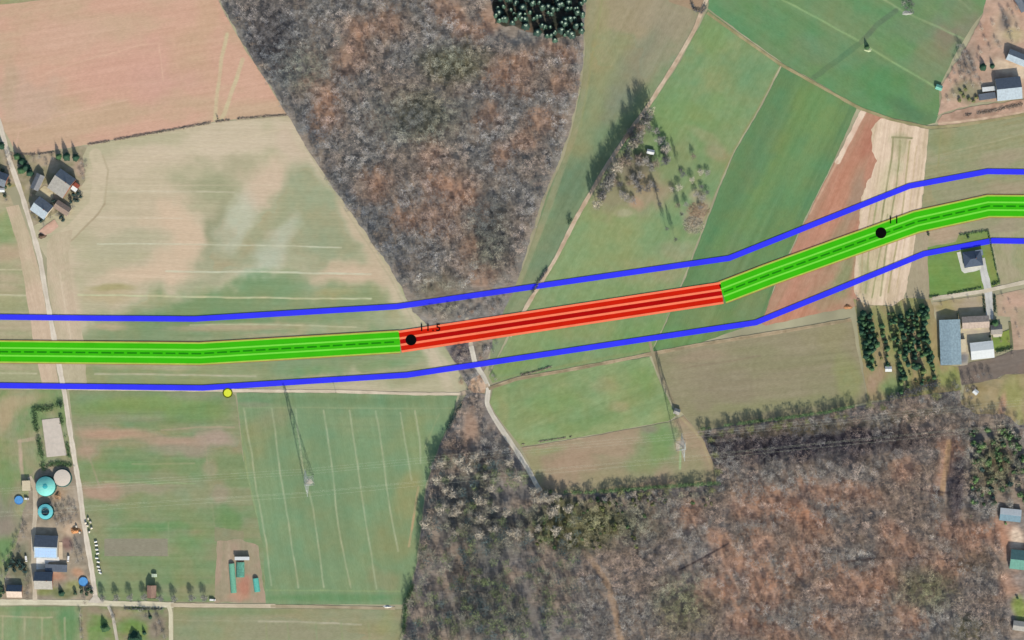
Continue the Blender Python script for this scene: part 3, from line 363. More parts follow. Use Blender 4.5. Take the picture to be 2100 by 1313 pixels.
sheet('wood_floor', W2, dict(base=(152, 138, 126), alt=(134, 128, 124), sc=24, mot=16, blobs=[(x, y, a * 1.6, b * 1.6, 20, (190, 142, 116), .55) for x, y, a, b in REDS2] + [(1660, 912, 270, 36, -3, (62, 60, 70), .9), (1850, 900, 80, 30, -10, (100, 88, 84), .6), (1200, 1070, 120, 50, 0, (110, 112, 74), .7), (1960, 1000, 16, 80, 5, (82, 76, 84), .8), (980, 1080, 90, 130, 0, (104, 108, 106), .7), (1000, 1260, 110, 60, 0, (104, 106, 104), .7), (1640, 880, 200, 12, -5, (134, 124, 100), .7), (1880, 850, 80, 16, -8, (124, 116, 98), .6), (965, 880, 20, 50, 10, (164, 138, 120), .9), (2040, 960, 40, 60, 0, (118, 108, 84), .7), (1985, 1290, 40, 30, 0, (112, 112, 88), .6), (2000, 1150, 40, 20, 0, (120, 112, 96), .5), (1400, 1240, 60, 60, 0, (118, 114, 98), .6), (2086, 1105, 16, 22, 0, (224, 204, 182), .9), (2092, 1250, 14, 30, 0, (134, 152, 80), .95), (1890, 1200, 70, 40, 0, (116, 112, 90), .5), (950, 1160, 30, 60, 0, (150, 130, 112), .5)],  # long dark strip at the north edge: tree shade put into the floor colour
      strokes=[([(1198, 1130), (1225, 1165), (1250, 1205), (1262, 1255), (1272, 1313)], 13, (164, 138, 114), .6), ([(1385, 1172), (1430, 1150), (1495, 1114)], 3, (84, 74, 74), .8), ([(1740, 1152), (1800, 1144), (1960, 1146)], 4, (96, 84, 82), .6), ([(1946, 905), (1940, 960), (1932, 1010)], 11, (184, 154, 122), .75), ([(1860, 1000), (1960, 1014)], 5, (100, 86, 84), .5)]), step=2.2, amp=4, label='leaf littered floor of the bare wood along the bottom', var=.3, gs=.5)
sheet('wood_floor', [(1010, -40), (1200, -40), (1190, 74), (1130, 72), (1060, 56), (1014, 50)], dict(base=(62, 66, 60), alt=(90, 84, 74), sc=10, mot=12, blobs=[(1080, 62, 12, 10, 0, (150, 122, 104), .8)]), amp=9, label='dark needle floor under the spruce block', var=.3)

# ---- tracks and roads
PALE = (222, 212, 196)
ribbon('farm_road', [(-30, 180), (0, 256), (20, 330), (45, 400), (65, 468), (82, 530), (92, 590), (103, 650), (113, 705), (123, 760), (133, 810), (140, 860), (147, 905), (155, 955), (163, 1000), (170, 1060), (178, 1110), (186, 1155), (193, 1205), (197, 1238)], 10, PALE, label='pale concrete farm lane running down the left side')
ribbon('farm_road', [(-40, 1235), (80, 1235), (200, 1237), (356, 1241)], 11, (220, 214, 190), label='pale lane running along the bottom left')
ribbon('farm_road', [(350, 1241), (440, 1242), (565, 1243)], 8, (204, 192, 168), label='fading pale lane between the brick building and the tunnel yard')
ribbon('field_track', [(555, 1243), (680, 1245), (810, 1248)], 6, (176, 164, 138), label='faint dirt track past the tunnel yard')
ribbon('farm_drive', [(60, 978), (72, 1000), (73, 1050), (68, 1100), (69, 1165), (72, 1232)], 9, (208, 196, 176), label='pale drive past the farm barns')
ribbon('garden_path', [(222, 1243), (231, 1262), (236, 1290), (243, 1330)], 6, (200, 192, 176), label='curving pale path in the bottom garden')
ribbon('farm_road', [(345, 1242), (350, 1252), (351, 1350)], 8, (214, 208, 182), label='pale lane leaving the frame at the bottom')
ribbon('field_track', [(138, 797), (300, 799), (470, 801), (690, 803), (850, 808), (945, 808)], 6, (220, 206, 184), label='straight pale dirt track across the centre left')
ribbon('field_track', [(1465, -40), (1444, 10), (1425, 60), (1385, 130), (1330, 216), (1290, 272), (1240, 346), (1180, 450), (1140, 530), (1085, 620), (1045, 690)], 8, (208, 190, 166), var=16, alt=(190, 168, 144), label='pale stony track running diagonally from the top')
ribbon('field_track', [(966, 710), (974, 745), (990, 770), (1002, 796), (998, 828), (1010, 852), (1035, 890), (1060, 926), (1085, 966), (1108, 1008)], 10, (216, 210, 196), label='grey gravel track through the crossroads beside the wood')
ribbon('field_track', [(945, 808), (970, 800), (1002, 790)], 8, (190, 174, 152), label='short dirt link west of the crossroads')
ribbon('field_track', [(1002, 797), (1060, 777), (1150, 762), (1250, 743), (1330, 727), (1440, 706), (1600, 681), (1745, 656)], 7, (178, 160, 132), var=16, alt=(150, 138, 112), label='worn brown field track going right from the crossroads')
ribbon('field_track', [(1330, 690), (1338, 725), (1350, 760), (1372, 805), (1390, 846)], 6, (160, 150, 124), label='brown grass track down to the small hut')
ribbon('field_track', [(1450, 26), (1520, 76), (1600, 132), (1690, 182), (1762, 222), (1830, 246), (1905, 262), (1960, 258), (2040, 246), (2150, 226)], 6, (168, 158, 122), var=12, alt=(150, 144, 108), label='narrow brown field boundary track at the top right')
ribbon('villa_drive', [(2012, 530), (2018, 560), (2026, 592), (2029, 630), (2030, 655)], 15, (204, 204, 200), label='light grey concrete drive to the villa')
ribbon('farm_road', [(1912, 612), (1960, 606), (2020, 597), (2060, 588), (2150, 568)], 8, (212, 202, 182), label='pale lane passing south of the villa')
sheet('crossroads_verge', [(966, 778), (984, 768), (996, 790), (994, 806), (972, 806), (960, 796)], dict(base=(206, 180, 156), alt=(180, 150, 126), sc=8, mot=16), label='sandy bare ground at the crossroads')
sheet('lane_junction', [(180, 1236), (192, 1222), (200, 1222), (214, 1238)], dict(base=(204, 196, 182)), label='flared junction where the two lanes meet')

# ------------------------------------------------------------------ route strips lying on the ground
def off_line(pts, o):
    """polyline moved sideways by o photo pixels, mitred"""
    p = np.array(pts, float); d = np.diff(p, axis=0); d /= np.hypot(d[:, 0], d[:, 1])[:, None]
    n = np.stack([-d[:, 1], d[:, 0]], 1); out = []
    for i in range(len(p)):
        if i == 0: m = n[0]
        elif i == len(p) - 1: m = n[-1]
        else:
            m = n[i - 1] + n[i]; m /= np.hypot(*m); m = m / max(.5, m @ n[i])
        out.append(p[i] + m * o)
    return np.array(out)
def strip_mesh(name, pts, o0, o1, z, m, parent=None, th=.06):
    a = off_line(pts, o0); b = off_line(pts, o1); A = px2w(a); B = px2w(b); mb = MB(); n = len(A)
    for i in range(n - 1):
        q = [A[i], A[i + 1], B[i + 1], B[i]]
        ar = sum(q[k][0] * q[(k + 1) % 4][1] - q[(k + 1) % 4][0] * q[k][1] for k in range(4))
        if ar < 0: q = q[::-1]
        mb.add([(x, y, z - th) for x, y in q] + [(x, y, z) for x, y in q], [(3, 2, 1, 0), (4, 5, 6, 7), (0, 1, 5, 4), (1, 2, 6, 5), (2, 3, 7, 6), (3, 0, 4, 7)])
    return mb.build(name, m, parent)
M_BLUE = mat('strip_blue', (58, 62, 250), var=.06, scale=.05, rough=1, spec=0)
M_GREEN = mat('strip_green', (62, 188, 22), var=.06, scale=.05, rough=1, spec=0)
M_LGREEN = mat('strip_light_green', (124, 224, 74), var=.05, scale=.05, rough=1, spec=0)
M_EDGE = mat('strip_yellow_green', (172, 200, 84), var=.1, scale=.1, rough=1, spec=0)
M_RUST = mat('strip_rust', (178, 120, 80), var=.1, scale=.1, rough=1, spec=0)
M_DGREEN = mat('strip_dark_green', (34, 134, 20), var=.08, scale=.1, rough=1, spec=0)
M_RED = mat('strip_red', (206, 34, 16), var=.08, scale=.05, rough=1, spec=0)
M_DRED = mat('strip_dark_red', (176, 16, 8), var=.08, scale=.05, rough=1, spec=0)
M_ORANGE = mat('strip_orange', (255, 132, 96), var=.08, scale=.08, rough=1, spec=0)
M_BLACK = mat('marker_black', (6, 6, 8), var=.1, rough=1, spec=0)
M_YELLOW = mat('marker_yellow', (222, 232, 70), var=.06, rough=1, spec=0)
ZS = .62
def blue(pts, label):
    o = strip_mesh('boundary_strip', pts, -5.6, 5.6, ZS, M_BLUE)
    tag(o, label, 'boundary strip', 'blue strips on either side of the route')
blue([(-60, 650), (0, 650.5), (200, 653), (400, 654.5), (815, 629), (1495, 530), (1865, 382), (2025, 352), (2180, 354)], 'long bright blue strip running north of the green and red strips')
blue([(-60, 790.5), (0, 791), (415, 796), (835, 769.5), (1550, 662), (1895, 521), (2035, 494), (2180, 496)], 'long bright blue strip running south of the green and red strips')
def dashes(pts, root, z):
    p = np.array(pts, float); t = np.concatenate([[0], np.cumsum(np.hypot(*np.diff(p, axis=0).T))]); s = 4.0
    while s + 20 < t[-1]:
        ks = [s] + [q for q in t if s < q < s + 20] + [s + 20]
        seg = [(np.interp(q, t, p[:, 0]), np.interp(q, t, p[:, 1])) for q in ks]
        strip_mesh('centre_dash', seg, -1.6, 1.6, z, M_DGREEN, root); s += 26.4
def green(pts, label):
    r = strip_mesh('route_strip', pts, -21.5, 21.5, ZS, M_GREEN)
    tag(r, label, 'route strip', 'green strips of the route')
    for s in (-1, 1):
        a, b = sorted((s * 6.2, s * 9.6)); strip_mesh('light_stripe', pts, a, b, ZS + .05, M_LGREEN, r)
        a, b = sorted((s * 20.0, s * 22.8)); strip_mesh('edge_stripe', pts, a, b, ZS + .05, M_EDGE, r)
        a, b = sorted((s * 22.85, s * 23.9)); strip_mesh('rust_edge', pts, a, b, ZS, M_RUST, r)
    dashes(pts, r, ZS + .05)
green([(-60, 721), (0, 721.5), (410, 725.5), (820, 701)], 'broad green route strip with dashed centre across the left fields')
green([(1481, 600.5), (1575, 564.5), (1806, 481.5), (1880, 455), (2027, 423), (2180, 424)], 'broad green route strip with dashed centre bending up to the right edge')
RP = [(820.5, 701), (1480.5, 601)]
r = strip_mesh('route_strip', RP, -20, 20, ZS, M_RED); tag(r, 'broad red route strip with orange stripes crossing the tip of the wood', 'route strip')
strip_mesh('centre_stripe', RP, -4.4, 4.4, ZS + .05, M_DRED, r)
for a, b in ((-9.0, -4.5), (4.5, 9.0)): strip_mesh('inner_stripe', RP, a, b, ZS + .05, M_ORANGE, r)
for a, b in ((-22.6, -18.2), (18.2, 22.6)): strip_mesh('edge_stripe', RP, a, b, ZS + .06, M_ORANGE, r)
def disc(name, x, y, rad, z0, z1, m, parent=None):
    mb = MB(); mb.lathe([(rad, 0), (rad, z1 - z0)], 40); o = mb.build(name, m, parent); o.location = P(x, y, z0); return o
def marker(x, y, txt, tx, ty, size, label):
    d = disc('kilometre_marker', x, y, 11.2 * K, ZS + .02, ZS + .18, M_BLACK); tag(d, label, 'kilometre marker', 'black kilometre dots')
    wd = {'1': .62, '.': .36, '5': .66}; tot = sum(wd[c] for c in txt) * size; cx = tx - tot / 2
    for ch in txt:
        cu = bpy.data.curves.new('digit', 'FONT'); cu.body = ch; cu.size = size * K; cu.align_x = 'CENTER'; cu.extrude = .04; cu.offset = .1
        tmp = bpy.data.objects.new('digit_curve', cu); COL.objects.link(tmp); bpy.context.view_layer.update()
        me = bpy.data.meshes.new_from_object(tmp.evaluated_get(bpy.context.evaluated_depsgraph_get())); bpy.data.objects.remove(tmp)
        me.materials.clear(); me.materials.append(M_BLACK); o = link('digit' if ch != '.' else 'decimal_point', me, d)
        o.location = P(cx + wd[ch] * size / 2, ty + size * .36, ZS + .2) - P(x, y, ZS + .02); cx += wd[ch] * size
marker(843, 697.5, '11.5', 882, 671.5, 21, 'round black dot reading 11.5 at the left end of the red strip')
marker(1806.5, 478, '11', 1832.5, 451, 20.5, 'round black dot reading 11 on the green strip at the cream stubble')
d = disc('survey_marker', 467, 806, 10.2 * K, .6, .72, mat('marker_olive', (90, 100, 20), rough=1, spec=0)); tag(d, 'small yellow dot with dark rim beside the centre left track', 'survey marker')
disc('marker_face', 467, 806, 7.8 * K, .6, .8, M_YELLOW).parent = d
bpy.context.view_layer.update()
f = d.children[0]; f.location = (0, 0, .04)

# ------------------------------------------------------------------ buildings
M_WALL = mat('wall_render', (206, 198, 184), var=.08); M_BRICK = mat('wall_brick', (160, 108, 88), var=.2, scale=3)
M_DOOR = mat('door_wood', (92, 70, 52), var=.2); M_GLASS = mat('window_glass', (54, 66, 78), var=.1, rough=.15, spec=.5); M_STONE = mat('chimney_brick', (138, 92, 76), var=.2, scale=4)
def roofmat(n, rgb, var=.14, wave=('X', 1.6, .25), rough=.8, scale=.5): return mat('roof_' + n, rgb, var, scale, rough, .15, 0, wave)
R_SLATE = roofmat('slate', (116, 126, 138)); R_DARK = roofmat('dark', (104, 114, 128)); R_GREY = roofmat('grey', (170, 168, 162)); R_PALEBLUE = roofmat('pale_blue', (176, 192, 204)); R_BLUE = roofmat('weathered_blue', (146, 170, 182), var=.22)
R_BROWN = roofmat('brown', (156, 138, 126)); R_RED = roofmat('red_tile', (196, 108, 84)); R_WHITE = roofmat('white', (226, 232, 234), var=.06); R_CREAM = roofmat('cream', (222, 208, 178), var=.08); R_NAVY = roofmat('navy', (74, 88, 108)); R_TEAL = roofmat('teal', (106, 160, 146)); R_PINK = roofmat('pinkish_brown', (186, 148, 130)); R_PINKGREY = roofmat('pinkish_grey', (184, 168, 156), var=.2)
def house(name, label, cat, cx, cy, ln, wd, ang, eave, ridge, rm, wm=None, rm2=None, chim=False, nwin=3, group=None, over=.5, flat=False, ridge_off=0.0, skylights=0):
    """gabled building. ln along the ridge, wd across, both in photo px; ang: ridge direction in the photo, degrees clockwise"""
    L = ln * K / 2; W = wd * K / 2; wm = wm or M_WALL
    r = empty(name, P(cx, cy, 0), -math.radians(ang), label, cat, group)
    yo = ridge_off * W
    b = MB()
    if flat:
        b.box(-L, L, -W, W, 0, eave)
    else:
        prof = [(-W, 0), (W, 0), (W, eave), (yo, ridge), (-W, eave)]
        vs = [(-L, y, z) for y, z in prof] + [(L, y, z) for y, z in prof]
        b.add(vs, [(4, 3, 2, 1, 0), (5, 6, 7, 8, 9)] + [(i, (i + 1) % 5, 5 + (i + 1) % 5, 5 + i) for i in (0, 1, 4)])
    b.build('wall', wm, r)
    t = .18
    if flat:
        q = MB().box(-L - .25, L + .25, -W - .25, W + .25, eave + .02, eave + .3).build('roof', rm, r)
    else:
        for k, s in enumerate((-1, 1)):
            e = W * s; sl = (ridge - eave) / abs(e - yo)
            ye = e + s * over; ze = eave - sl * over
            pts = [(yo, ridge + .03), (ye, ze + .03), (ye, ze + .03 + t), (yo, ridge + .03 + t)]
            if s < 0: pts = pts[::-1]
            vs = [(-L - .4, y, z) for y, z in pts] + [(L + .4, y, z) for y, z in pts]
            q = MB().add(vs, [(0, 1, 2, 3), (7, 6, 5, 4)] + [(i, 4 + i, 4 + (i + 1) % 4, (i + 1) % 4) for i in range(4)])
            q = q.build('roof_slope', (rm2 or rm) if s > 0 else rm, r)
            if s < 0: south = q
        if chim:
            MB().box(L * .4 - .45, L * .4 + .45, yo - .4, yo + .4, ridge - .6, ridge + 1.2).build('chimney', M_STONE, south)
        for i in range(skylights):
            x = (-.6 + 1.2 * (i + .5) / skylights) * L; y = yo - W * .5; z = eave + (ridge - eave) * (1 - abs(y - yo) / abs(-W - yo)) + .26
            sl = (ridge - eave) / (W + yo)
            MB().add([(x - .7, y - .8, z - .8 * sl), (x + .7, y - .8, z - .8 * sl), (x + .7, y + .8, z + .8 * sl), (x - .7, y + .8, z + .8 * sl)], [(0, 1, 2, 3)]).build('skylight', M_GLASS, south)
    dw = min(1.6, L * .5); MB().box(L * .15 - dw / 2, L * .15 + dw / 2, -W - .06, -W + .05, 0, min(2.4, eave * .8)).build('door', M_DOOR, r)
    for i in range(nwin):
        x = (-.75 + 1.5 * (i + .5) / nwin) * L
        if abs(x - L * .15) < dw: x -= dw * 1.4
        MB().box(x - .5, x + .5, -W - .05, -W + .05, eave * .4, eave * .78).build('window', M_GLASS, r)
    return r
# farm by the lane at the left
house('farmhouse', 'large grey roofed farmhouse beside the pale cream farm court', 'house', 128, 377, 37, 46, 35, 6.0, 11.0, R_GREY, M_BRICK, R_SLATE, chim=True, ridge_off=.3)
house('garden_annex', 'small annex with white and red roof at the east end of the large farmhouse', 'annex', 155.5, 384.5, 11, 15, 35, 2.8, 4.2, R_WHITE, M_WALL, R_RED, nwin=1)
house('barn', 'narrow grey barn between the conifers and the cream court', 'barn', 78, 374, 32, 16, 115, 4.0, 6.2, roofmat('worn_grey', (140, 142, 146)), nwin=2)
house('farmhouse', 'pale blue and slate roofed house nearest the farm lane', 'house', 87, 427, 34, 32, 36, 5.0, 9.5, R_PALEBLUE, M_WALL, R_SLATE, chim=True)
house('barn', 'low brownish grey barn with shrubs at the south east of the court', 'barn', 129, 427, 32, 17, 34, 3.2, 5.2, R_BROWN, nwin=2)
house('cottage', 'dark slate roofed cottage at the left edge across the lane', 'house', -1, 366, 34, 26, 20, 5.0, 8.5, R_SLATE, M_BRICK, R_DARK)
house('garden_shed', 'tiny white roofed shed near the cottage at the left edge', 'shed', 5, 390, 9, 7, 0, 2.2, 2.8, R_WHITE, nwin=1)
sheet('farm_court', [(76, 392), (92, 380), (108, 392), (112, 412), (100, 418), (84, 404), (72, 400)], dict(base=(204, 192, 158), alt=(188, 176, 146), sc=8, mot=12), label='cream gravel court between the farm houses')
sheet('terrace', [(80, 474), (100, 458), (112, 450), (121, 465), (104, 478), (88, 486)], dict(base=(214, 178, 158), alt=(198, 166, 146), sc=8, mot=14), label='pinkish terrace south of the farm houses')
sheet('farm_garden', [(-40, 300), (28, 312), (60, 320), (120, 306), (178, 300), (180, 350), (184, 390), (150, 430), (120, 470), (82, 490), (60, 440), (44, 380), (-40, 398)], dict(base=(150, 144, 116), alt=(172, 160, 138), sc=12, mot=12, blobs=[(95, 330, 30, 14, 0, (190, 168, 144), .8), (165, 345, 14, 24, 0, (186, 160, 142), .7), (20, 330, 14, 20, 0, (176, 158, 136), .7), (30, 385, 20, 10, 0, (160, 156, 100), .7)]), z=.008, label='mixed garden ground around the left farm')
# yard and tanks, bottom left
house('solar_barn', 'big barn with light blue solar roof and dark north slope', 'barn', 96, 1121, 46, 45, 2, 4.6, 9.2, R_PALEBLUE, M_WALL, R_DARK, nwin=4)
sb = bpy.data.objects['solar_barn']
def solar(root, L, y0, y1, z0, z1, nx, ny):
    slope = [c for c in root.children if c.name.startswith('roof_slope')][0]
    m = mat('solar_cell', (150, 184, 226), var=.15, scale=1.2, rough=.3, spec=.4)
    for j in range(ny):
        for i in range(nx):
            xa = -L + 2 * L * i / nx + .12; xb = -L + 2 * L * (i + 1) / nx - .12; ta = j / ny + .015; tb = (j + 1) / ny - .015
            ya, yb = y0 + (y1 - y0) * ta, y0 + (y1 - y0) * tb; za, zb = z0 + (z1 - z0) * ta, z0 + (z1 - z0) * tb
            MB().add([(xa, ya, za), (xb, ya, za), (xb, yb, zb), (xa, yb, zb)], [(0, 1, 2, 3)]).build('solar_panel', m, slope)
solar(sb, 10.6, -10.6, -1.0, 5.1, 9.1, 8, 3)
sheet('concrete_pad', [(75, 1142), (122, 1142), (122, 1151), (100, 1152), (96, 1168), (75, 1168)], dict(base=(240, 240, 238), alt=(226, 222, 214), sc=10, blobs=[(86, 1160, 12, 8, 0, (206, 200, 186), .8)]), label='bright white concrete apron south of the solar barn')
sheet('concrete_pad', [(121, 1112), (128, 1112), (129, 1147), (121, 1147)], dict(base=(222, 206, 180), alt=(208, 190, 166), sc=10), label='cream concrete strip east of the solar barn')
house('machine_shed', 'long flat dark roofed shed south of the solar barn', 'shed', 116, 1165, 44, 14, 2, 2.4, 2.6, R_DARK, flat=True, nwin=2)
house('farmhouse', 'dark roofed farmhouse with pale south slope above the bottom lane', 'house', 91, 1190, 36, 34, 1, 5.0, 9.6, R_GREY, M_BRICK, R_DARK, chim=True)
house('cottage', 'cottage with pale pinkish roof above the lane in the bottom left corner', 'house', 31, 1212, 30, 24, 1, 3.6, 7.4, roofmat('pale_pink', (208, 192, 178)), M_BRICK, R_DARK)
house('store_shed', 'small cream roofed shed left of the teal dome', 'shed', 55, 996, 20, 16, 88, 3.4, 3.5, R_CREAM, flat=True, nwin=1)
house('brick_chapel', 'small brick building with pinkish roof among trees by the lane', 'building', 312, 1213, 24, 17, 90, 4.2, 7.4, R_PINK, M_BRICK, roofmat('dusty_pink', (160, 132, 118)), nwin=2)
# tanks
def tank(label, cat, x, y, r, h, wallm, roofm, rise, apex=None, ring=None, n=44):
    t = empty('storage_tank', P(x, y, 0), 0, label, cat)
    R = r * K
    MB().lathe([(R, 0), (R, h)], n, cap=False).build('tank_wall', wallm, t, True)
    if ring is None:
        MB().lathe([(R + .15, h), (R * .8, h + rise * .36), (R * .5, h + rise * .68), (R * .2, h + rise * .93), (.05, h + rise)], n, cap=False).build('roof', roofm, t, True)
        if apex: MB().lathe([(R * .26, h + rise * .9 + .12), (R * .12, h + rise + .12), (.02, h + rise + .35)], 20, cap=False).build('roof_cap', apex, t, True)
        MB().lathe([(R + .25, h - .35), (R + .25, h + .02), (R - .1, h + .12)], n, cap=False).build('rim', wallm, t, True)
    else:
        MB().lathe([(R, h), (R * .55, h + rise), (R * .53, h + rise)], n, cap=False).build('sloping_cover', roofm, t, True)
        MB().lathe([(R * .54, h + rise - .9), (.02, h + rise - .9)], n, cap=False).build('liquid', ring, t, True)
        MB().lathe([(R * .56, h + rise - 1.0), (R * .56, h + rise + .25), (R * .53, h + rise + .25), (R * .53, h + rise - 1)], n, cap=False).build('inner_rim', roofm, t, True)
    MB().lathe([(R + .9, 0), (R + .9, .5), (R + .05, .55)], n, cap=False).build('dark_collar', wallm, t, True)  # added dark ring, stands for shadow and dark wall at the tank foot
    return t
M_CONC = mat('tank_concrete', (176, 168, 156), var=.15); M_PALEROOF = mat('tank_pale_cover', (212, 202, 190), var=.1, scale=1.2)
M_TEAL = mat('tank_teal_membrane', (128, 212, 204), var=.08, scale=.4, rough=.6); M_TEALD = mat('tank_teal_cap', (58, 168, 178), var=.1, scale=.4); M_TEALRING = mat('tank_teal_ring', (110, 200, 208), var=.08); M_SLURRY = mat('tank_dark_liquid', (24, 56, 64), var=.2, rough=.2, spec=.5); M_TEALWALL = mat('tank_green_wall', (46, 92, 88), var=.15)
tank('round tank with flat pale pinkish cover beside the farm lane', 'tank', 128.5, 980, 17.5, 3.2, M_TEALWALL, M_PALEROOF, .5)
tank('round tank with bright teal domed cover, largest of the tanks', 'tank', 95, 997, 20, 5.0, M_TEALWALL, M_TEAL, 3.4, M_TEALD)
tank('round teal tank with open dark centre south of the teal dome', 'tank', 94.5, 1049, 15.5, 4.6, M_TEALWALL, M_TEALRING, .8, ring=M_SLURRY)
for x, y, r, lab in ((39, 1026, 9, 'small round blue pool left of the teal ring tank'), (171, 1193, 9.5, 'small round blue pool in the garden by the farm lane')):
    t = empty('garden_pool', P(x, y, 0), 0, lab, 'pool')
    MB().lathe([(r * K, 0), (r * K, 1.2), (r * K - .2, 1.25), (r * K - .2, .95)], 30, cap=False).build('pool_wall', mat('pool_wall_blue', (86, 136, 200)), t, True)
    MB().lathe([(r * K - .18, 1.0), (.02, 1.0)], 30, cap=False).build('water', mat('pool_water', (92, 158, 218), var=.12, scale=.5, rough=.2, spec=.4), t)
# silage slab with low walls
t = empty('silage_clamp', P(111, 898, 0), 0, 'large pale concrete silage slab inside a hedge beside the lane', 'silage slab')
def rel(pts, cx, cy): return [((x - cx) * K, (cy - y) * K) for x, y in pts]
sp = rel([(96, 938), (137, 934), (122, 857), (86, 861)], 111, 898)
MB().prism(sp, 0, .35).build('slab', mat('silage_slab', (206, 196, 184), var=.08, scale=.25), t)
for a, b in ((sp[1], sp[2]), (sp[3], sp[0])):
    MB().bar((*a, .5), (*b, .5), .22).build('kerb_wall', M_CONC, t)
# right hand complex
house('long_shed', 'long weathered light blue roofed shed right of the nursery trees', 'shed', 1947.5, 702, 91, 41, 88, 4.8, 6.6, R_BLUE, nwin=6)
house('yard_barn', 'barn with pinkish grey roof on the north side of the shed yard', 'barn', 1999, 661, 54, 23, -3, 5.4, 7.6, R_PINKGREY, nwin=3)
sheet('concrete_yard', [(1970, 674), (2029, 670), (2031, 700), (1990, 706), (1988, 722), (1984, 748), (1968, 750)], dict(base=(206, 196, 164), alt=(190, 178, 160), sc=10, blobs=[(1976, 738, 12, 12, 0, (120, 124, 134), .8)]), label='cream concrete yard between the sheds')
house('white_shed', 'square shed with bright white roof in the shed yard', 'shed', 2012.5, 718.5, 46, 33, -6, 5.2, 6.8, R_WHITE, nwin=2)
house('store_shed', 'small cream flat roofed store beside the long blue shed', 'shed', 1972.5, 709, 25, 14, 86, 3.6, 3.8, R_CREAM, flat=True, nwin=1)
house('garden_house', 'small grey roofed building beside the bright lawn at the sheds', 'building', 2042.5, 676, 22, 18, -4, 3, 5, roofmat('mid_grey', (150, 146, 140)), nwin=1)
sheet('garden_lawn', [(2035, 690), (2070, 676), (2075, 714), (2045, 722), (2037, 716)], dict(base=(136, 160, 80), alt=(126, 154, 78), sc=12), label='bright green lawn beside the white shed')
sheet('patio', [(2036, 686), (2054, 682), (2055, 690), (2037, 692)], dict(base=(222, 214, 198)), label='small pale patio beside the bright lawn')
sheet('dark_path', [(2068, 660), (2073, 660), (2078, 716), (2073, 716)], dict(base=(112, 118, 92)), label='narrow dark grass strip right of the bright lawn')
# villa (hipped roof)
t = empty('villa', P(1994, 531, 0), math.radians(8), 'dark blue grey hipped roof villa just south of the blue strip', 'house')
hx, hy = 9.3, 7.6
MB().box(-hx, hx, -hy, hy, 0, 3.2).build('wall', mat('villa_wall', (224, 220, 212), var=.05), t)
hv = [(-hx - .5, -hy - .5, 3.2), (hx + .5, -hy - .5, 3.2), (hx + .5, hy + .5, 3.2), (-hx - .5, hy + .5, 3.2), (-2.4, 0, 6.4), (2.4, 0, 6.4)]
rf = MB().add(hv, [(0, 1, 5, 4), (1, 2, 5), (2, 3, 4, 5), (3, 0, 4), (3, 2, 1, 0)]).build('roof', R_NAVY, t)
MB().box(2.6, 3.5, -.4, .4, 5.6, 7.2).build('chimney', M_STONE, rf)
MB().box(3.5, hx + 1.8, 2.2, hy + .6, 3.28, 3.5).build('garage_roof', roofmat('slate_flat', (128, 142, 160)), t)
MB().box(-1, .4, -hy - .07, -hy + .05, 0, 2.2).build('door', M_DOOR, t)
for x in (-6.5, -3.5, 3, 6): MB().box(x - .6, x + .6, -hy - .06, -hy + .05, .9, 2.2).build('window', M_GLASS, t)
sheet('terrace', [(1962, 518), (1970, 516), (1978, 550), (1998, 546), (2004, 528), (2012, 528), (2012, 552), (2002, 556), (1978, 561), (1972, 556)], dict(base=(220, 220, 210), alt=(206, 208, 198), sc=10), label='pale paved terrace wrapping the villa')
# top right barns
house('big_barn', 'big barn with pale blue roof and dark north slope at the top right', 'barn', 2067, 183, 50, 44, -6, 5.5, 9.5, R_PALEBLUE, M_WALL, R_DARK, nwin=4)
house('yard_barn', 'grey blue roofed barn at the right edge above the big barn', 'barn', 2086, 120, 42, 22, 22, 4.2, 6.5, R_PALEBLUE, M_WALL, R_SLATE)
house('lean_to', 'low dark roofed lean-to left of the big barn', 'shed', 2024, 198, 34, 12, -8, 2.6, 2.8, R_DARK, flat=True, nwin=1)
house('store_shed', 'small white roofed store between the lean-to and the pinkish yard', 'shed', 2027, 183, 26, 8, -6, 2.6, 2.8, R_WHITE, flat=True, nwin=1)
house('field_hut', 'tiny teal roofed hut at the corner of the top right green field', 'hut', 1925, 180, 12, 9, 20, 2.4, 3.4, roofmat('bright_teal', (126, 196, 178)), nwin=1)
house('farmhouse', 'slate roofed house cut by the top right corner', 'house', 2096, 8, 30, 22, 60, 5, 8.5, R_SLATE, M_BRICK, R_DARK)
# bottom right
house('green_barn', 'teal green roofed barn cut by the right edge beside the bottom wood', 'barn', 2094, 1148, 46, 38, 6, 4.6, 7.4, R_TEAL, M_WALL, roofmat('dull_teal', (84, 120, 122)))
house('forest_cabin', 'white and blue roofed cabin among green trees at the right edge', 'cabin', 2071, 1056, 42, 24, 6, 3.4, 5.2, roofmat('faded_blue', (120, 150, 166)), M_WALL, R_WHITE)
house('garden_shed', 'grey roofed shed at the right edge below the small lawn', 'shed', 2094, 1284, 34, 18, 8, 3.0, 4.4, R_GREY)
# huts in the fields
house('field_hut', 'small grey hut at the end of the grass track under the power line', 'hut', 1388, 844, 11, 10, 20, 2.8, 4.2, R_GREY)
house('field_hut', 'white roofed hut among bare trees beside the diagonal track', 'hut', 1334, 312, 14, 8, 12, 2.6, 3.6, R_WHITE)
house('garden_shed', 'small white roofed shed among the nursery trees', 'shed', 1821.5, 757, 12, 9, 0, 2.4, 3.2, R_WHITE)
house('garden_shed', 'small white shed in the scrub south of the dark brown field', 'shed', 2000, 804, 9, 8, 40, 2.4, 3.2, R_WHITE)
house('garden_shed', 'tiny pale shed in the green plots north of the brick building', 'shed', 317, 1180, 5, 9, 90, 2.2, 2.8, roofmat('pale_green', (206, 222, 196)), nwin=1)
house('tunnel_shed', 'white fronted shed at the north end of the green tunnels', 'shed', 497, 1145, 29, 6, 0, 3.4, 3.6, R_WHITE, flat=True, nwin=1)
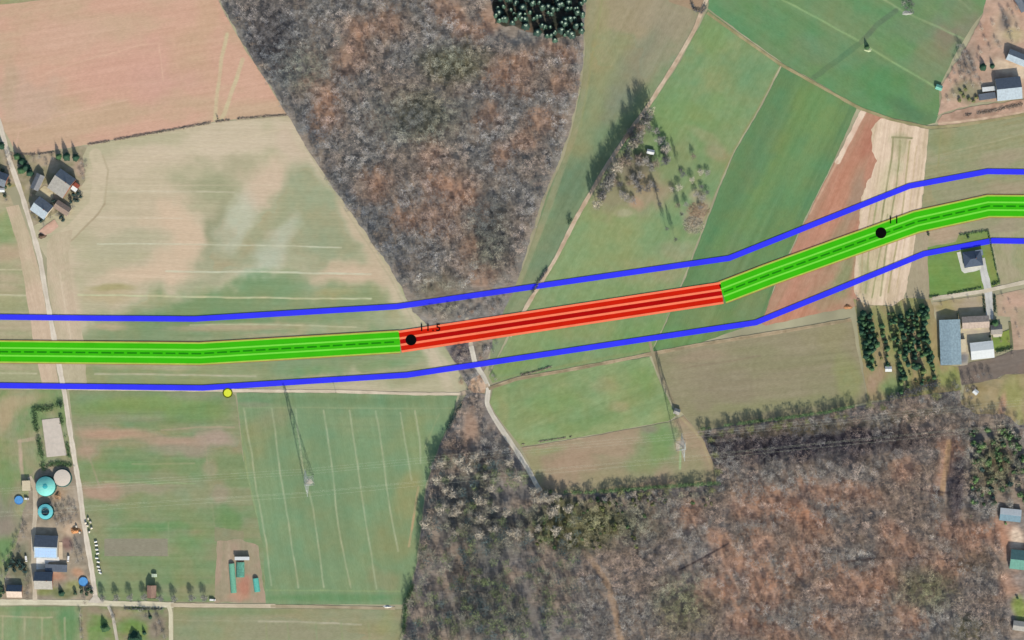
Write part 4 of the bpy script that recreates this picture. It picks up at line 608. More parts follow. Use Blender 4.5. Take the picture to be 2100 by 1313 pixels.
# polytunnels
M_TUN = mat('tunnel_mesh', (116, 178, 152), var=.14, scale=.9, rough=.6); M_TUN2 = mat('tunnel_mesh_bright', (98, 186, 172), var=.14, scale=.9, rough=.6); M_END = mat('tunnel_frame', (196, 200, 190))
def tunnel(label, pts, wd, h, m):
    a = Vector(pts[0]); b = Vector(pts[1]); c = (a + b) / 2; d = b - a
    t = empty('polytunnel', P(c.x, c.y, 0), -math.atan2(d.y, d.x), label, 'polytunnel', 'green tunnels in the brown yard')
    L = d.length * K / 2; W = wd * K / 2; n = 12; vs = []; k = max(8, int(L / 1.2)); fs = []
    for i in range(k + 1):
        x = -L + 2 * L * i / k
        for j in range(n + 1):
            th = math.pi * j / n; vs.append((x, -W * math.cos(th), h * math.sin(th) ** .8 * (1 + .03 * (i % 2))))
    for i in range(k):
        for j in range(n): q = i * (n + 1) + j; fs.append((q, q + 1, q + n + 2, q + n + 1)[::-1])
    MB().add(vs, fs).build('cover', m, t, True)
    for s in (-1, 1):
        e = MB(); e.add([(s * L, -W * math.cos(math.pi * j / n), h * math.sin(math.pi * j / n) ** .8) for j in range(n + 1)], [tuple(range(n + 1))]).build('end_wall', M_END, t)
tunnel('long slender pale green tunnel on the west side of the yard', ((475, 1156), (479.5, 1216)), 12, 2.6, M_TUN)
tunnel('broad dull green tunnel under the white fronted shed', ((493, 1153), (493, 1184)), 17, 2.8, mat('tunnel_mesh_dull', (98, 158, 140), var=.25, scale=.5))
tunnel('bright teal tunnel on the east side of the yard', ((524, 1186), (528, 1214)), 12, 2.6, M_TUN2)

# ------------------------------------------------------------------ vehicles and small farm things
M_PAINT = mat('van_paint', (236, 236, 234), var=.04, rough=.35, spec=.5); M_TYRE = mat('tyre_rubber', (30, 30, 32))
def van(x, y, ang, label, L=5.2):
    t = empty('parked_van', P(x, y, 0), -math.radians(ang), label, 'van', 'white vans parked at the farms')
    h = L / 2; prof = [(-h, .4), (h, .4), (h, 1.0), (h * .72, 1.2), (h * .42, 2.0), (-h * .96, 2.1), (-h, 1.9)]
    n = len(prof); vs = [(a, -.95, b) for a, b in prof] + [(a, .95, b) for a, b in prof]
    MB().add(vs, [tuple(range(n)), tuple(range(n, 2 * n))[::-1]] + [(i, n + i, n + (i + 1) % n, (i + 1) % n) for i in range(n)]).build('body', M_PAINT, t)
    MB().add([(h * .705, -.85, 1.26), (h * .705, .85, 1.26), (h * .45, .85, 1.96), (h * .45, -.85, 1.96)], [(0, 1, 2, 3)]).build('windscreen', M_GLASS, t).location = (.03, 0, .03)
    for sx in (-.62, .62):
        for sy in (-1, 1):
            w = MB().lathe([(.34, -.11), (.34, .11)], 14).build('wheel', M_TYRE, t); w.rotation_euler = (math.pi / 2, 0, 0); w.location = (sx * h, sy * .9, .34)
van(436, 1230.5, 4, 'white van parked on the lane verge near the green tunnels', 6)
van(54, 1146, 84, 'white van parked left of the solar barn drive', 6)
van(140.5, 1146, 96, 'white van parked at the east end of the dark flat shed', 6)
van(55, 1023, 5, 'short white van beside the blue pool and the teal dome', 4.4)
M_HUT = mat('calf_hutch_white', (238, 238, 234), var=.04, rough=.5)
HP = [(196.6, 1111, 12), (198, 1118, 8), (199, 1127, 0), (200.6, 1135, 9), (199, 1144.5, -6), (202, 1152.5, -14), (202, 1162, -10), (204, 1169, -20), (206, 1175, -28)]
HL = ['northernmost of the white calf hutches beside the lane', 'white calf hutch second from the north end of the row', 'white calf hutch third from the north end of the row', 'white calf hutch fourth from the north end of the row', 'white calf hutch in the middle of the lane side row', 'white calf hutch fourth from the south end of the row', 'white calf hutch third from the south end of the row', 'white calf hutch touching the southernmost one', 'southernmost and most tilted white calf hutch of the row']
for (x, y, a), lab in zip(HP, HL):
    t = empty('calf_hutch', P(x, y, 0), math.radians(a), lab, 'calf hutch', 'white calf hutches along the lane')
    n = 8; L = 1.5; W = .95; H = 1.9
    vs = [(s * L, -W * math.cos(math.pi * j / n), H * math.sin(math.pi * j / n) ** .6) for s in (-1, 1) for j in range(n + 1)]
    MB().add(vs, [(j, n + 1 + j, n + 2 + j, j + 1) for j in range(n)] + [tuple(range(n + 1))]).build('shell', M_HUT, t)
    q = MB()
    for s in (-1, 1): q.bar((L, s * .8, .5), (L + 1.4, s * .8, .5), .04)
    q.bar((L + 1.4, -.8, .5), (L + 1.4, .8, .5), .04); q.build('pen_rail', mat('galvanised', (170, 174, 176)), t)
M_BALE = mat('bale_wrap', (224, 216, 200), var=.08, rough=.5); M_NET = mat('bale_net', (150, 140, 120))
BP = [(181, 1064), (186, 1071), (180, 1078), (188, 1083), (183, 1091), (157, 1080), (164, 1092), (176, 1072)]
BL = ['northernmost pale wrapped bale east of the lane', 'pale bale just south of the northernmost one', 'pale bale leaning on the lane edge', 'easternmost pale bale of the heap by the lane', 'southernmost pale bale of the heap by the lane', 'lone pale bale west of the lane above the orange heap', 'pale bale west of the lane below the orange heap', 'pale bale touching the west side of the heap']
for i, ((x, y), lab) in enumerate(zip(BP, BL)):
    t = empty('wrapped_bale', P(x, y, 0), i * .7, lab, 'bale', 'pale wrapped bales around the lane')
    b = MB().lathe([(.1, -1.0), (.98, -1.0), (1.05, -.9), (1.05, .9), (.98, 1.0), (.1, 1.0)], 20).build('wrap', M_BALE, t, False); b.rotation_euler = (math.pi / 2, 0, 0); b.location = (0, 0, 1.05)
    for s in (-1, 1): MB().lathe([(.9, -.02), (.9, .02)], 16).build('end_face', M_NET, t).location = (0, 0, 0)
    for k, c in enumerate([c for c in t.children if c.name.startswith('end_face')]):
        c.rotation_euler = (math.pi / 2, 0, 0); c.location = (0, (-1, 1)[k] * 1.01, 1.05)
def mound(name, label, cat, x, y, rx, ry, h, m, seed):
    n = 22; k = 8; vs = [(0, 0, h)]; fs = []
    r_ = random.Random(seed)
    ph = [r_.uniform(0, 6.28) for _ in range(4)]
    for j in range(1, k + 1):
        for i in range(n):
            a = 2 * math.pi * i / n; q = j / k * (1 + .14 * math.sin(3 * a + ph[0]) + .08 * math.sin(7 * a + ph[1]))
            vs.append((rx * K * q * math.cos(a), ry * K * q * math.sin(a), h * (math.cos(math.pi * j / k) * .5 + .5) * (1 + .25 * r_.uniform(-1, 1)) if j < k else -.02))
    fs += [(0, 1 + i, 1 + (i + 1) % n) for i in range(n)]
    for j in range(k - 1):
        o = 1 + j * n; fs += [(o + i, o + n + i, o + n + (i + 1) % n, o + (i + 1) % n) for i in range(n)]
    o = MB().add(vs, fs).build(name, m, None); o.location = P(x, y, 0); return tag(o, label, cat)
mound('soil_heap', 'orange brown soil heap west of the farm lane', 'heap', 155, 1088, 12, 7, 2.6, mat('soil_orange', (196, 142, 98), var=.2, scale=.8), 3)
mound('soil_heap', 'small dark brown soil heap at the south tip of the left farm', 'heap', 86, 484, 9, 6, 2.0, mat('soil_dark', (100, 84, 72), var=.2, scale=.8), 4)
mound('manure_heap', 'brown heap east of the teal dome tank', 'heap', 119, 1016, 8, 10, 1.8, mat('soil_brown', (168, 138, 108), var=.2, scale=.8), 5)
o = mound('stone_heap', 'pale stone heap around the small bush in the top right field', 'heap', 1780, 103, 10, 5, .8, mat('stone_pale', (182, 196, 156), var=.2, scale=1), 6)
mound('stone_heap', 'pale stone heap beside the bare bushes at the top edge', 'heap', 1860, 27, 14, 6, .8, mat('stone_grey', (172, 176, 168), var=.2, scale=1), 7)
mound('straw_heap', 'white covered heap at the east end of the bottom track', 'heap', 795, 1245, 11, 3, 1.0, mat('white_cover', (236, 234, 226), var=.05), 8)
mound('soil_heap', 'orange brown heap of branches at the north west corner of the nursery', 'heap', 1738, 629, 10, 6, 1.4, mat('soil_rust', (176, 128, 92), var=.25, scale=.8), 9)
# brushwood pile at the meadow edge
def stick_pile(label, x, y, rx, ry, h, n, m, seed):
    r_ = random.Random(seed); q = MB()
    for _ in range(n):
        a = r_.uniform(0, 6.28); rr = math.sqrt(r_.random()); p = Vector((rx * K * rr * math.cos(a), ry * K * rr * math.sin(a), r_.uniform(.1, h * (1.1 - rr))))
        d = Vector((r_.uniform(-1, 1), r_.uniform(-1, 1), r_.uniform(-.3, .4))).normalized() * r_.uniform(1.2, 3.2)
        q.bar(p - d / 2, p + d / 2, r_.uniform(.08, .2), .05, 3)
    o = q.build('brushwood_pile', m); o.location = P(x, y, 0); tag(o, label, 'brushwood pile')
stick_pile('big pile of pale grey brushwood at the edge of the dark green field', 1422, 462, 22, 18, 2.2, 420, mat('brush_grey', (196, 190, 172), var=.3, scale=2), 1)
stick_pile('reddish brushwood pile north of the pale grey one', 1432, 430, 24, 16, 1.6, 260, mat('brush_red', (170, 138, 118), var=.3, scale=2), 2)
stick_pile('low pile of felled branches beside the crossroads', 975, 790, 12, 12, 1.0, 160, mat('brush_tan', (206, 180, 150), var=.3, scale=2), 3)

# ------------------------------------------------------------------ pylons, cables, posts
M_STEEL = mat('pylon_steel', (186, 192, 188), var=.08, rough=.6, spec=.3, metal=.3)
M_WIRE = mat('cable_aluminium', (206, 214, 196), var=.05, rough=.5)
def pylon(x, y, ang, label, H=58):
    t = empty('pylon', P(x, y, 0), math.radians(ang), label, 'pylon', 'lattice pylons of the power line')
    b = MB(); lv = [0, 8, 16, 23, 30, 36, 41, 46, 50, 54, H]
    hw = lambda z: 4.6 * (1 - z / H) ** 1.1 + .5
    for k in range(len(lv) - 1):
        z0, z1 = lv[k], lv[k + 1]; a, c = hw(z0), hw(z1)
        P0 = [(-a, -a, z0), (a, -a, z0), (a, a, z0), (-a, a, z0)]; P1 = [(-c, -c, z1), (c, -c, z1), (c, c, z1), (-c, c, z1)]
        for i in range(4):
            j = (i + 1) % 4
            b.bar(P0[i], P1[i], .17, .15); b.bar(P0[i], P1[j], .075); b.bar(P0[j], P1[i], .075); b.bar(P1[i], P1[j], .075)
    b.build('tower', M_STEEL, t)
    for z, w in ((36, 11), (44, 14), (51, 9)):
        q = MB(); c = hw(z)
        for s in (-1, 1):
            for e in (-c, c):
                q.bar((e, s * c, z), (0, s * w, z + .3), .2); q.bar((e, s * c, z + 2.2), (0, s * w, z + .3), .16)
            for f in (.35, .65):
                q.bar((-c * (1 - f), s * (c + (w - c) * f), z), (c * (1 - f), s * (c + (w - c) * f), z), .12)
        ar = q.build('cross_arm', M_STEEL, t)
        for s in (-1, 1):
            i_ = MB().bar((0, s * w, z + .2), (0, s * w, z - 2.6), .2, .2, 6).build('insulator', mat('insulator_glass', (150, 170, 168)), ar)
    return t
pylon(634, 986, 6, 'grey lattice pylon standing in the tramlined green field')
pylon(1396, 914, 6, 'grey lattice pylon standing in the rough field near the bottom wood')
for x, y, nm in ((634, 986, 'tramlined field'), (1396, 914, 'rough field')):
    mound('gravel_patch', 'low pale gravel patch around the pylon foot in the ' + nm, 'gravel patch', x, y + 2, 11, 9, .25, mat('gravel_pale', (190, 182, 166), var=.2, scale=1.2), 11)
def cable(pts, z0, sag, off, lab):
    cu = []; base = off_line(pts, off)
    for a, b in zip(base[:-1], base[1:]):
        for i in range(24):
            f = i / 24; p = a + (b - a) * f; cu.append(P(p[0], p[1], z0 - sag * 4 * f * (1 - f)))
    cu.append(P(base[-1][0], base[-1][1], z0))
    q = MB()
    for a, b in zip(cu[:-1], cu[1:]): q.bar(a, b, .034, .034, 3)
    tag(q.build('power_cable', M_WIRE), lab, 'cable', 'cables of the power line')
LN = [(-120, 1035), (634, 986), (1396, 914), (2240, 832)]
for off, z, lab in ((-22, 33.4, 'northern outer power cable strung between the pylons'), (22, 33.4, 'southern outer power cable strung between the pylons'), (-28, 41.4, 'northernmost upper power cable strung between the pylons'), (28, 41.4, 'southernmost upper power cable strung between the pylons'), (-18, 48.4, 'northern top power cable strung between the pylons'), (18, 48.4, 'southern top power cable strung between the pylons')):
    cable(LN, z, 9, off, lab)
M_POST = mat('post_wood', (96, 82, 68), var=.2)
def post(x, y, h, label):
    t = empty('wooden_pole', P(x, y, 0), 0, label, 'pole')
    MB().bar((0, 0, 0), (0, 0, h), .22, .16, 8).build('shaft', M_POST, t)
    MB().bar((-1.1, 0, h - .5), (1.1, 0, h - .5), .1, .1, 4).build('cross_piece', M_POST, t)
post(689, 805, 7, 'dark wooden pole beside the centre left dirt track')
post(447, 249, 5, 'short dark pole in the hedge below the ploughed field')

# ------------------------------------------------------------------ trees
def bare_geo(seed, R, H, n=150, w=.26, ln=2.4, flat=.45):
    """trunk + limbs as bars, crown as twig slivers filling a dome; returns trunk MB, crown arrays"""
    r_ = np.random.default_rng(seed); q = MB(); q.bar((0, 0, 0), (0, 0, H * .62), .28, .16, 5)
    for i in range(7):
        a = 2 * math.pi * (i + r_.random()) / 7; e = r_.uniform(.35, .8); z = H * r_.uniform(.25, .5)
        q.bar((0, 0, z), (R * .75 * e * math.cos(a), R * .75 * e * math.sin(a), z + H * .38 * r_.uniform(.7, 1.15)), .13, .04, 3)
    a = r_.uniform(0, 6.283, n); u = r_.random(n) ** .55; k = r_.integers(0, 7, n); lob = 1 + .22 * np.sin(3 * a + seed) + .16 * np.sin(5 * a + 2.1 * seed)
    rr = R * u * lob * .92
    top = H * (1 - flat * u ** 2); zz = top * (1 - .5 * r_.random(n) ** 1.6)
    p = np.stack([rr * np.cos(a), rr * np.sin(a), zz], 1)
    d = np.stack([np.cos(a) * (.35 + u), np.sin(a) * (.35 + u), 1.0 - .5 * u], 1) + r_.normal(0, .55, (n, 3)); d /= np.linalg.norm(d, axis=1)[:, None]
    L = ln * r_.uniform(.6, 1.4, n)[:, None]; s = np.cross(d, r_.normal(0, 1, (n, 3))); s /= np.linalg.norm(s, axis=1)[:, None]; ww = (w * r_.uniform(.6, 1.5, n))[:, None]
    v = np.stack([p - d * L * .5 - s * ww * .5, p - d * L * .5 + s * ww * .5, p + d * L * .5], 1).reshape(-1, 3)
    v[:, 2] = np.maximum(v[:, 2], .3)
    return q, v, np.arange(3 * n).reshape(-1, 3)
def leaf_geo(seed, R, H, n=220, sz=.7, zlo=.15, lobes=5):
    """leafy crown: leaf sprays gathered in several uneven clumps"""
    r_ = np.random.default_rng(seed); c = []
    for i in range(lobes):
        a = 2 * math.pi * (i + r_.random()) / lobes; e = r_.uniform(.2, .55) * R; c.append((e * math.cos(a), e * math.sin(a), H * r_.uniform(zlo + .3, .75), R * r_.uniform(.4, .62)))
    c.append((0, 0, H * .72, R * .5)); c = np.array(c); k = r_.integers(0, len(c), n)
    d = r_.normal(0, 1, (n, 3)); d /= np.linalg.norm(d, axis=1)[:, None]; d[:, 2] = np.abs(d[:, 2]) * 1.0 - .25
    p = c[k, :3] + d * (c[k, 3] * r_.uniform(.6, 1.08, n))[:, None] * np.array([1, 1, min(1.3, H / (2 * R) + .3)])
    p[:, 2] = np.clip(p[:, 2], .2, H)
    t = np.cross(d + r_.normal(0, .5, (n, 3)), r_.normal(0, 1, (n, 3))); t /= np.linalg.norm(t, axis=1)[:, None]; b = np.cross(d, t); b /= np.maximum(np.linalg.norm(b, axis=1), .05)[:, None]
    s = (sz * r_.uniform(.6, 1.4, n))[:, None]
    v = np.stack([p - t * s, p - b * s * .6, p + t * s, p + b * s * .6], 1).reshape(-1, 3); v[:, 2] = np.maximum(v[:, 2], .1)
    return v, np.arange(4 * n).reshape(-1, 4)
def conifer_geo(seed, R, H, layers=9, per=11):
    r_ = np.random.default_rng(seed); V = []; t = []
    for j in range(layers):
        f = j / (layers - 1); z = H * (.1 + .88 * f); rad = R * (1 - f) ** .85 + .18
        m = max(5, int(per * (1 - .5 * f)))
        for i in range(m):
            a = 2 * math.pi * (i + r_.random() * .7) / m; q = rad * r_.uniform(.75, 1.15); w = q * .36 + .12; dz = q * .35
            ca, sa = math.cos(a), math.sin(a)
            V += [(0, 0, z + .3), (q * .6 * ca - w * sa, q * .6 * sa + w * ca, z - dz * .4), (q * ca, q * sa, z - dz), (q * .6 * ca + w * sa, q * .6 * sa - w * ca, z - dz * .4)]
            t += [f] * 4
    return np.array(V), np.arange(len(V)).reshape(-1, 4), np.array(t)
M_BARK = mat('bark', (112, 102, 90), var=.2)
M_TWIG = {k: mat('twig_' + k, c, var=.22, scale=.35, rough=1, spec=0) for k, c in dict(grey=(172, 170, 166), pale=(214, 206, 190), brown=(168, 154, 142), dark=(120, 122, 126), olive=(158, 162, 116), red=(180, 144, 122)).items()}
M_LEAF = {k: mat('leaf_' + k, c, var=.3, scale=.5, rough=.9, spec=.05) for k, c in dict(dark=(76, 102, 82), blue=(72, 96, 92), green=(112, 142, 98), olive=(142, 150, 100), bright=(136, 172, 112)).items()}
BARE = {}
def bare_proto(kind, var, R, H, n, w, ln):
    key = (kind, var, R, H, n)
    if key not in BARE:
        q, v, f = bare_geo(hash((var, R)) % 9999, R, H, n, w, ln)
        tm = bpy.data.meshes.new('trunk'); tm.from_pydata(q.v, [], q.f); tm.update(); tm.materials.append(M_BARK)
        BARE[key] = (tm, np_mesh('crown', v, f, M_TWIG[kind]))
    return BARE[key]
NT = [0]
def place_tree(name, x, y, meshes, sc, label, cat, group, rz=None, sz=None):
    t = bpy.data.objects.new(name, None); COL.objects.link(t); t.location = P(x, y, 0); t.rotation_euler = (0, 0, random.uniform(0, 6.28) if rz is None else rz); t.scale = (sc, sc, sc if sz is None else sz)
    t['label'] = label; t['category'] = cat
    if group: t['group'] = group
    for nm, me in zip(('trunk', 'crown'), meshes):
        if me is None: continue
        o = bpy.data.objects.new(nm, me); COL.objects.link(o); o.parent = t
    NT[0] += 1; return t
def bare(x, y, R, H, kind, label, group, n=150, w=.28, ln=2.4, name='bare_tree'):
    return place_tree(name, x, y, bare_proto(kind, NT[0] % 4, 5.0, 11.0, n, w, ln), R / 5.0, label, 'bare tree', group, sz=H / 11.0)
STRIPS = [([(0, 650.5), (200, 653), (400, 654.5), (815, 629), (1495, 530)], 8), ([(835, 769.5), (1550, 662)], 8), ([(410, 725.5), (820, 701), (1480, 601)], 25)]
ROADS = [([(966, 690), (974, 745), (990, 770), (1002, 796), (998, 828), (1010, 852), (1035, 890), (1060, 926), (1085, 966), (1108, 1008)], 6), ([(1198, 1130), (1225, 1165), (1250, 1205), (1262, 1255), (1272, 1313)], 2), ([(1385, 1172), (1430, 1150), (1495, 1114)], 4), ([(1946, 905), (1940, 960), (1932, 1010)], 6), ([(945, 808), (970, 800), (1002, 790)], 8)]
ROADS += [([(963, 862), (966, 890), (972, 915)], 10)]
def clear(x, y, pad):
    ok = np.ones(x.shape, bool)
    for pts, w in STRIPS: ok &= seg_dist(x, y, pts) > w + pad + 4
    for pts, w in ROADS: ok &= seg_dist(x, y, pts) > w + pad
    return ok
def scatter(poly, sp, seed, pad=0.0, jit=.42):
    r_ = np.random.default_rng(seed); pl = np.array(poly, float); x0, y0 = pl.min(0); x1, y1 = pl.max(0); x0 = max(x0, -20); y0 = max(y0, -24); x1 = min(x1, 2125); y1 = min(y1, 1340)
    gx, gy = np.meshgrid(np.arange(x0, x1, sp), np.arange(y0, y1, sp * .87)); gx[1::2] += sp / 2
    x = gx.ravel() + r_.uniform(-jit, jit, gx.size) * sp; y = gy.ravel() + r_.uniform(-jit, jit, gx.size) * sp
    k = inside(x, y, poly); return x[k], y[k]
def edge_dist(x, y, poly): return seg_dist(x, y, list(poly) + [poly[0]])
def blobs_w(x, y, bl, k=1.55):
    w = np.zeros(x.shape)
    for bx, by, a, b in bl: w = np.maximum(w, sst(k, .2, np.hypot((x - bx) / a, (y - by) / b)))
    return w
def wood_stuff(name, label, xs, ys, Rs, Hs, cols, seed, n=110, w=.3, ln=2.4):
    """one mass of bare trees; every tree has its own proportions and twig colour"""
    V = []; F = []; C = []; o = 0; lib = [bare_geo(900 + k, 5.0, 11.0, n, w, ln) for k in range(10)]
    r_ = np.random.default_rng(seed)
    for x, y, R, H, c in zip(xs, ys, Rs, Hs, cols):
        q, v, f = lib[r_.integers(0, 10)]; a = r_.uniform(0, 6.283); ca, sa = math.cos(a), math.sin(a); p = P(x, y)
        tv = np.array(q.v[:10] + q.v[10:]); 
        for vv, ff, cc in ((v, f, c), ):
            s = R / 5.0; X = (vv[:, 0] * ca - vv[:, 1] * sa) * s + p.x; Y = (vv[:, 0] * sa + vv[:, 1] * ca) * s + p.y
            V.append(np.stack([X, Y, vv[:, 2] * H / 11.0], 1)); F.append(ff + o); o += len(vv)
            j = np.repeat(r_.uniform(.9, 1.1, len(vv) // 3), 3)[:, None]; C.append(cc[None] * j)
        # trunk: a slim three-sided spike of two faces
        t = np.array([(p.x - .25, p.y, 0), (p.x + .25, p.y, 0), (p.x, p.y, H * .7), (p.x, p.y - .25, 0), (p.x, p.y + .25, 0), (p.x, p.y, H * .7)])
        V.append(t); F.append(np.arange(6).reshape(2, 3) + o); o += 6; C.append(np.repeat(c[None] * .8, 6, 0))
    v = np.concatenate(V); f = np.concatenate(F); c = np.clip(np.concatenate(C), .01, .6)
    ob = link(name, np_mesh(name, v, f, tint_mat('wood_twigs', var=.2, scale=.3), c)); tag(ob, label, kind='stuff'); return ob
# --- north wood
x, y = scatter(W1, 13.0, 21); e = edge_dist(x, y, W1); k = clear(x, y, 4) & (e > 3) & ~inside(x, y, [(1000, -40), (1206, -40), (1202, 92), (1130, 96), (1060, 94), (1002, 76)]); x, y, e = x[k], y[k], e[k]
rn = np.random.default_rng(5); n_ = len(x)
red = blobs_w(x, y, REDS1); thin = rn.random(n_) > red * .45; x, y, e, red = x[thin], y[thin], e[thin], red[thin]; n_ = len(x)
low = (seg_dist(x, y, [(900, 600), (985, 760)]) < 130) & (y > 590)
R = rn.uniform(3.0, 5.2, n_); H = rn.uniform(7, 11.5, n_); H[low] = rn.uniform(3, 5, low.sum()); R[low] = rn.uniform(2.8, 4.2, low.sum())
zone = fbm(x / 55, y / 55, 400, 3)
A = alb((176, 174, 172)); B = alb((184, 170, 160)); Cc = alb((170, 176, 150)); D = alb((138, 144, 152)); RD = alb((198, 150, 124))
cols = A + (B - A) * sst(.4, .62, zone)[:, None]
gz = blobs_w(x, y, [(860, 240, 90, 60), (930, 130, 70, 40), (610, 140, 60, 50), (1000, 480, 40, 90), (900, 610, 60, 40)])[:, None] * .7
cols = cols * (1 - gz) + Cc * gz; dz = blobs_w(x, y, [(560, 90, 60, 110), (650, 260, 40, 40), (760, 440, 50, 40), (800, 530, 50, 60), (1000, 440, 30, 60), (840, 240, 50, 30)])[:, None] * .7
cols = cols * (1 - dz) + D * dz; cols = cols * (1 - red[:, None] * .4) + RD * red[:, None] * .4
shade_band = sst(46, 14, e) * (x < 900); cols = cols * (1 - shade_band[:, None] * .6) + D * .85 * shade_band[:, None] * .6  # bluish shade of the west margin put into the twig colour
clump = fbm(x / 16, y / 16, 77, 2); cols = cols * (.72 + .56 * sst(.25, .75, clump))[:, None] * rn.uniform(.72, 1.3, n_)[:, None]
ind = ((e < 16) & (x < 840) & (rn.random(n_) < .75)) | ((e < 14) & (x > 1050) & (y < 560) & (rn.random(n_) < .6)); idx = np.nonzero(ind)[0][:75]
m = np.ones(n_, bool); m[idx] = False
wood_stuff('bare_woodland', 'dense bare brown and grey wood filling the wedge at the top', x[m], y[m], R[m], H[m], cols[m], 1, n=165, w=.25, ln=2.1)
for i in idx:
    wst = x[i] < 840
    bare(x[i], y[i], R[i] * 1.05, H[i], ('dark', 'grey', 'dark', 'brown', 'grey')[i % 5], 'bare tree on the western edge of the top wood beside the ploughed and crop fields' if wst else 'bare tree on the eastern edge of the top wood beside the narrow olive field',
         'bare trees along the west edge of the top wood' if wst else 'bare trees along the east edge of the top wood', n=140)
# --- south wood
gone = [(2050, 1085), (2170, 1085), (2170, 1360), (2076, 1360)]
x, y = scatter(W2, 13.0, 33); k = clear(x, y, 4) & ~inside(x, y, gone) & ~inside(x, y, [(2040, 1036), (2170, 1036), (2170, 1084), (2040, 1084)]) & ~(inside(x, y, [(1992, 880), (2170, 880), (2170, 1040), (1992, 1040)]) & (hsh(x, y, 5) < .45)); x, y = x[k], y[k]
big = (x < 1190) & (y > 940); kp = ~big | (np.random.default_rng(8).random(len(x)) < .5); x, y = x[kp], y[kp]; big = (x < 1190) & (y > 940); e = edge_dist(x, y, W2); n_ = len(x); rn = np.random.default_rng(6)
red = blobs_w(x, y, REDS2); thin = (rn.random(n_) > red * .45) & (e > 3); x, y, e, red, big = x[thin], y[thin], e[thin], red[thin], big[thin]; n_ = len(x)
R = rn.uniform(3.0, 5.0, n_); H = rn.uniform(6.5, 10.5, n_); R[big] = rn.uniform(3.6, 6.2, big.sum()); H[big] = rn.uniform(11, 17, big.sum())
neck = (y < 900) & (x < 1100); R[neck] = rn.uniform(1.8, 3.2, neck.sum()); H[neck] = rn.uniform(4, 8, neck.sum())
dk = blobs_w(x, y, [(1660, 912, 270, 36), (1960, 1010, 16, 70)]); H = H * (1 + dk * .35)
zone = fbm(x / 55, y / 55, 410, 3)
A = alb((178, 174, 168)); B = alb((188, 168, 154))
cols = A + (B - A) * sst(.38, .62, zone)[:, None]; gz = blobs_w(x, y, [(1210, 1070, 130, 50), (1380, 1000, 90, 20), (1400, 1240, 60, 60), (1900, 1210, 60, 40), (2040, 950, 50, 70), (1000, 1250, 60, 40)])[:, None] * .8
cols = cols * (1 - gz) + alb((168, 172, 130)) * gz; cols = cols * (1 - dk[:, None] * .75) + alb((104, 102, 112)) * dk[:, None] * .75  # same northern strip: its shade put into the twig colour
cols = cols * (1 - red[:, None] * .45) + alb((204, 154, 126)) * red[:, None] * .45
bc = alb((166, 166, 150)); cols[big] = bc; dl = (big & (rn.random(n_) < .35)); cols[dl] = alb((150, 150, 132)); ol = big & (rn.random(n_) < .45); cols[ol] = alb((138, 152, 112)); db = big & (rn.random(n_) < .28); cols[db] = alb((98, 116, 118)); clump = fbm(x / 16, y / 16, 78, 2); cols = cols * np.where(big, 1, .72 + .56 * sst(.25, .75, clump))[:, None] * rn.uniform(.72, 1.3, n_)[:, None]
nedge = (e < 13) & (y < 1030) & (x > 1100) & (x < 1960); wedge = (e < 13) & (x < 930) & (y > 940)
pale = big & (rn.random(n_) < .32)
gi = np.nonzero((nedge & (rn.random(n_) < .8)) | (wedge & (rn.random(n_) < .8)) | pale)[0][:100]; m = np.ones(n_, bool); m[gi] = False
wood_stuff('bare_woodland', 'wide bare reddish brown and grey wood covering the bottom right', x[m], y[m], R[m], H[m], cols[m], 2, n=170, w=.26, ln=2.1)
for i in gi:
    if pale[i]: lab, g, kd = 'broad pale grey bare tree in the bottom wood right of the tramlined field', 'broad pale trees of the bottom wood', 'pale'
    elif wedge[i]: lab, g, kd = 'bare tree on the western edge of the bottom wood beside the tramlined field', 'bare trees along the west edge of the bottom wood', ('grey', 'brown')[i % 2]
    else: lab, g, kd = 'bare tree on the northern edge of the bottom wood shading the brown fields', 'bare trees along the north edge of the bottom wood', ('olive', 'grey', 'brown', 'olive')[i % 4]
    bare(x[i], y[i], R[i] * (1.1 if pale[i] else 1), H[i], kd, lab, g, n=300 if pale[i] else 210, w=.42 if pale[i] else .36)
# --- bare trees beside the diagonal track
r_ = random.Random(4)
TP = []
for i in range(18):
    f = i / 17; px_ = 1326 - 112 * f; py_ = 234 + 186 * f; TP.append((px_ + r_.uniform(3, 12), py_ + r_.uniform(-4, 4), r_.uniform(5, 7), r_.uniform(18, 26), 'tall bare tree in the line beside the diagonal track'))
for i in range(20): TP.append((r_.uniform(1290, 1372), r_.uniform(258, 335), r_.uniform(4, 5.6), r_.uniform(7, 13), 'bare tree around the white roofed hut by the diagonal track'))
for i in range(26): TP.append((r_.uniform(1235, 1350), r_.uniform(330, 420), r_.uniform(3, 4.8), r_.uniform(5, 9), 'small wispy bare tree in the scrub below the white roofed hut'))
for i in range(16): TP.append((r_.uniform(1360, 1460), r_.uniform(310, 430), r_.uniform(2.6, 4.2), r_.uniform(4, 8), 'small wispy bare tree scattered in the meadow right of the white roofed hut'))
for x_, y_, R_, H_, lab in TP: bare(x_, y_, R_, H_, r_.choice(['grey', 'grey', 'brown', 'pale', 'dark']), lab, {'t': 'tall bare trees by the diagonal track', 'b': 'bare trees around the white hut', 's': 'small bare trees of the meadow scrub'}[lab[0]], n=340 if H_ > 13 else 260, w=.3 if H_ > 13 else .28, name='bare_tree' if lab[0] != 's' else 'scrub_tree')
for (x_, y_), lab in zip(((1384, 492), (1396, 440), (1366, 470), (1352, 420), (1394, 350)), ('slim dark tree throwing a long shadow, southernmost in the meadow', 'slim dark tree left of the brushwood piles', 'slim dark tree next to the southernmost one in the meadow', 'slim dark tree in the middle of the meadow clearing', 'slim dark tree at the north of the meadow clearing')):
    bare(x_, y_, 2.4, 22, 'dark', lab, 'slim trees with long shadows in the meadow', n=190, w=.36)
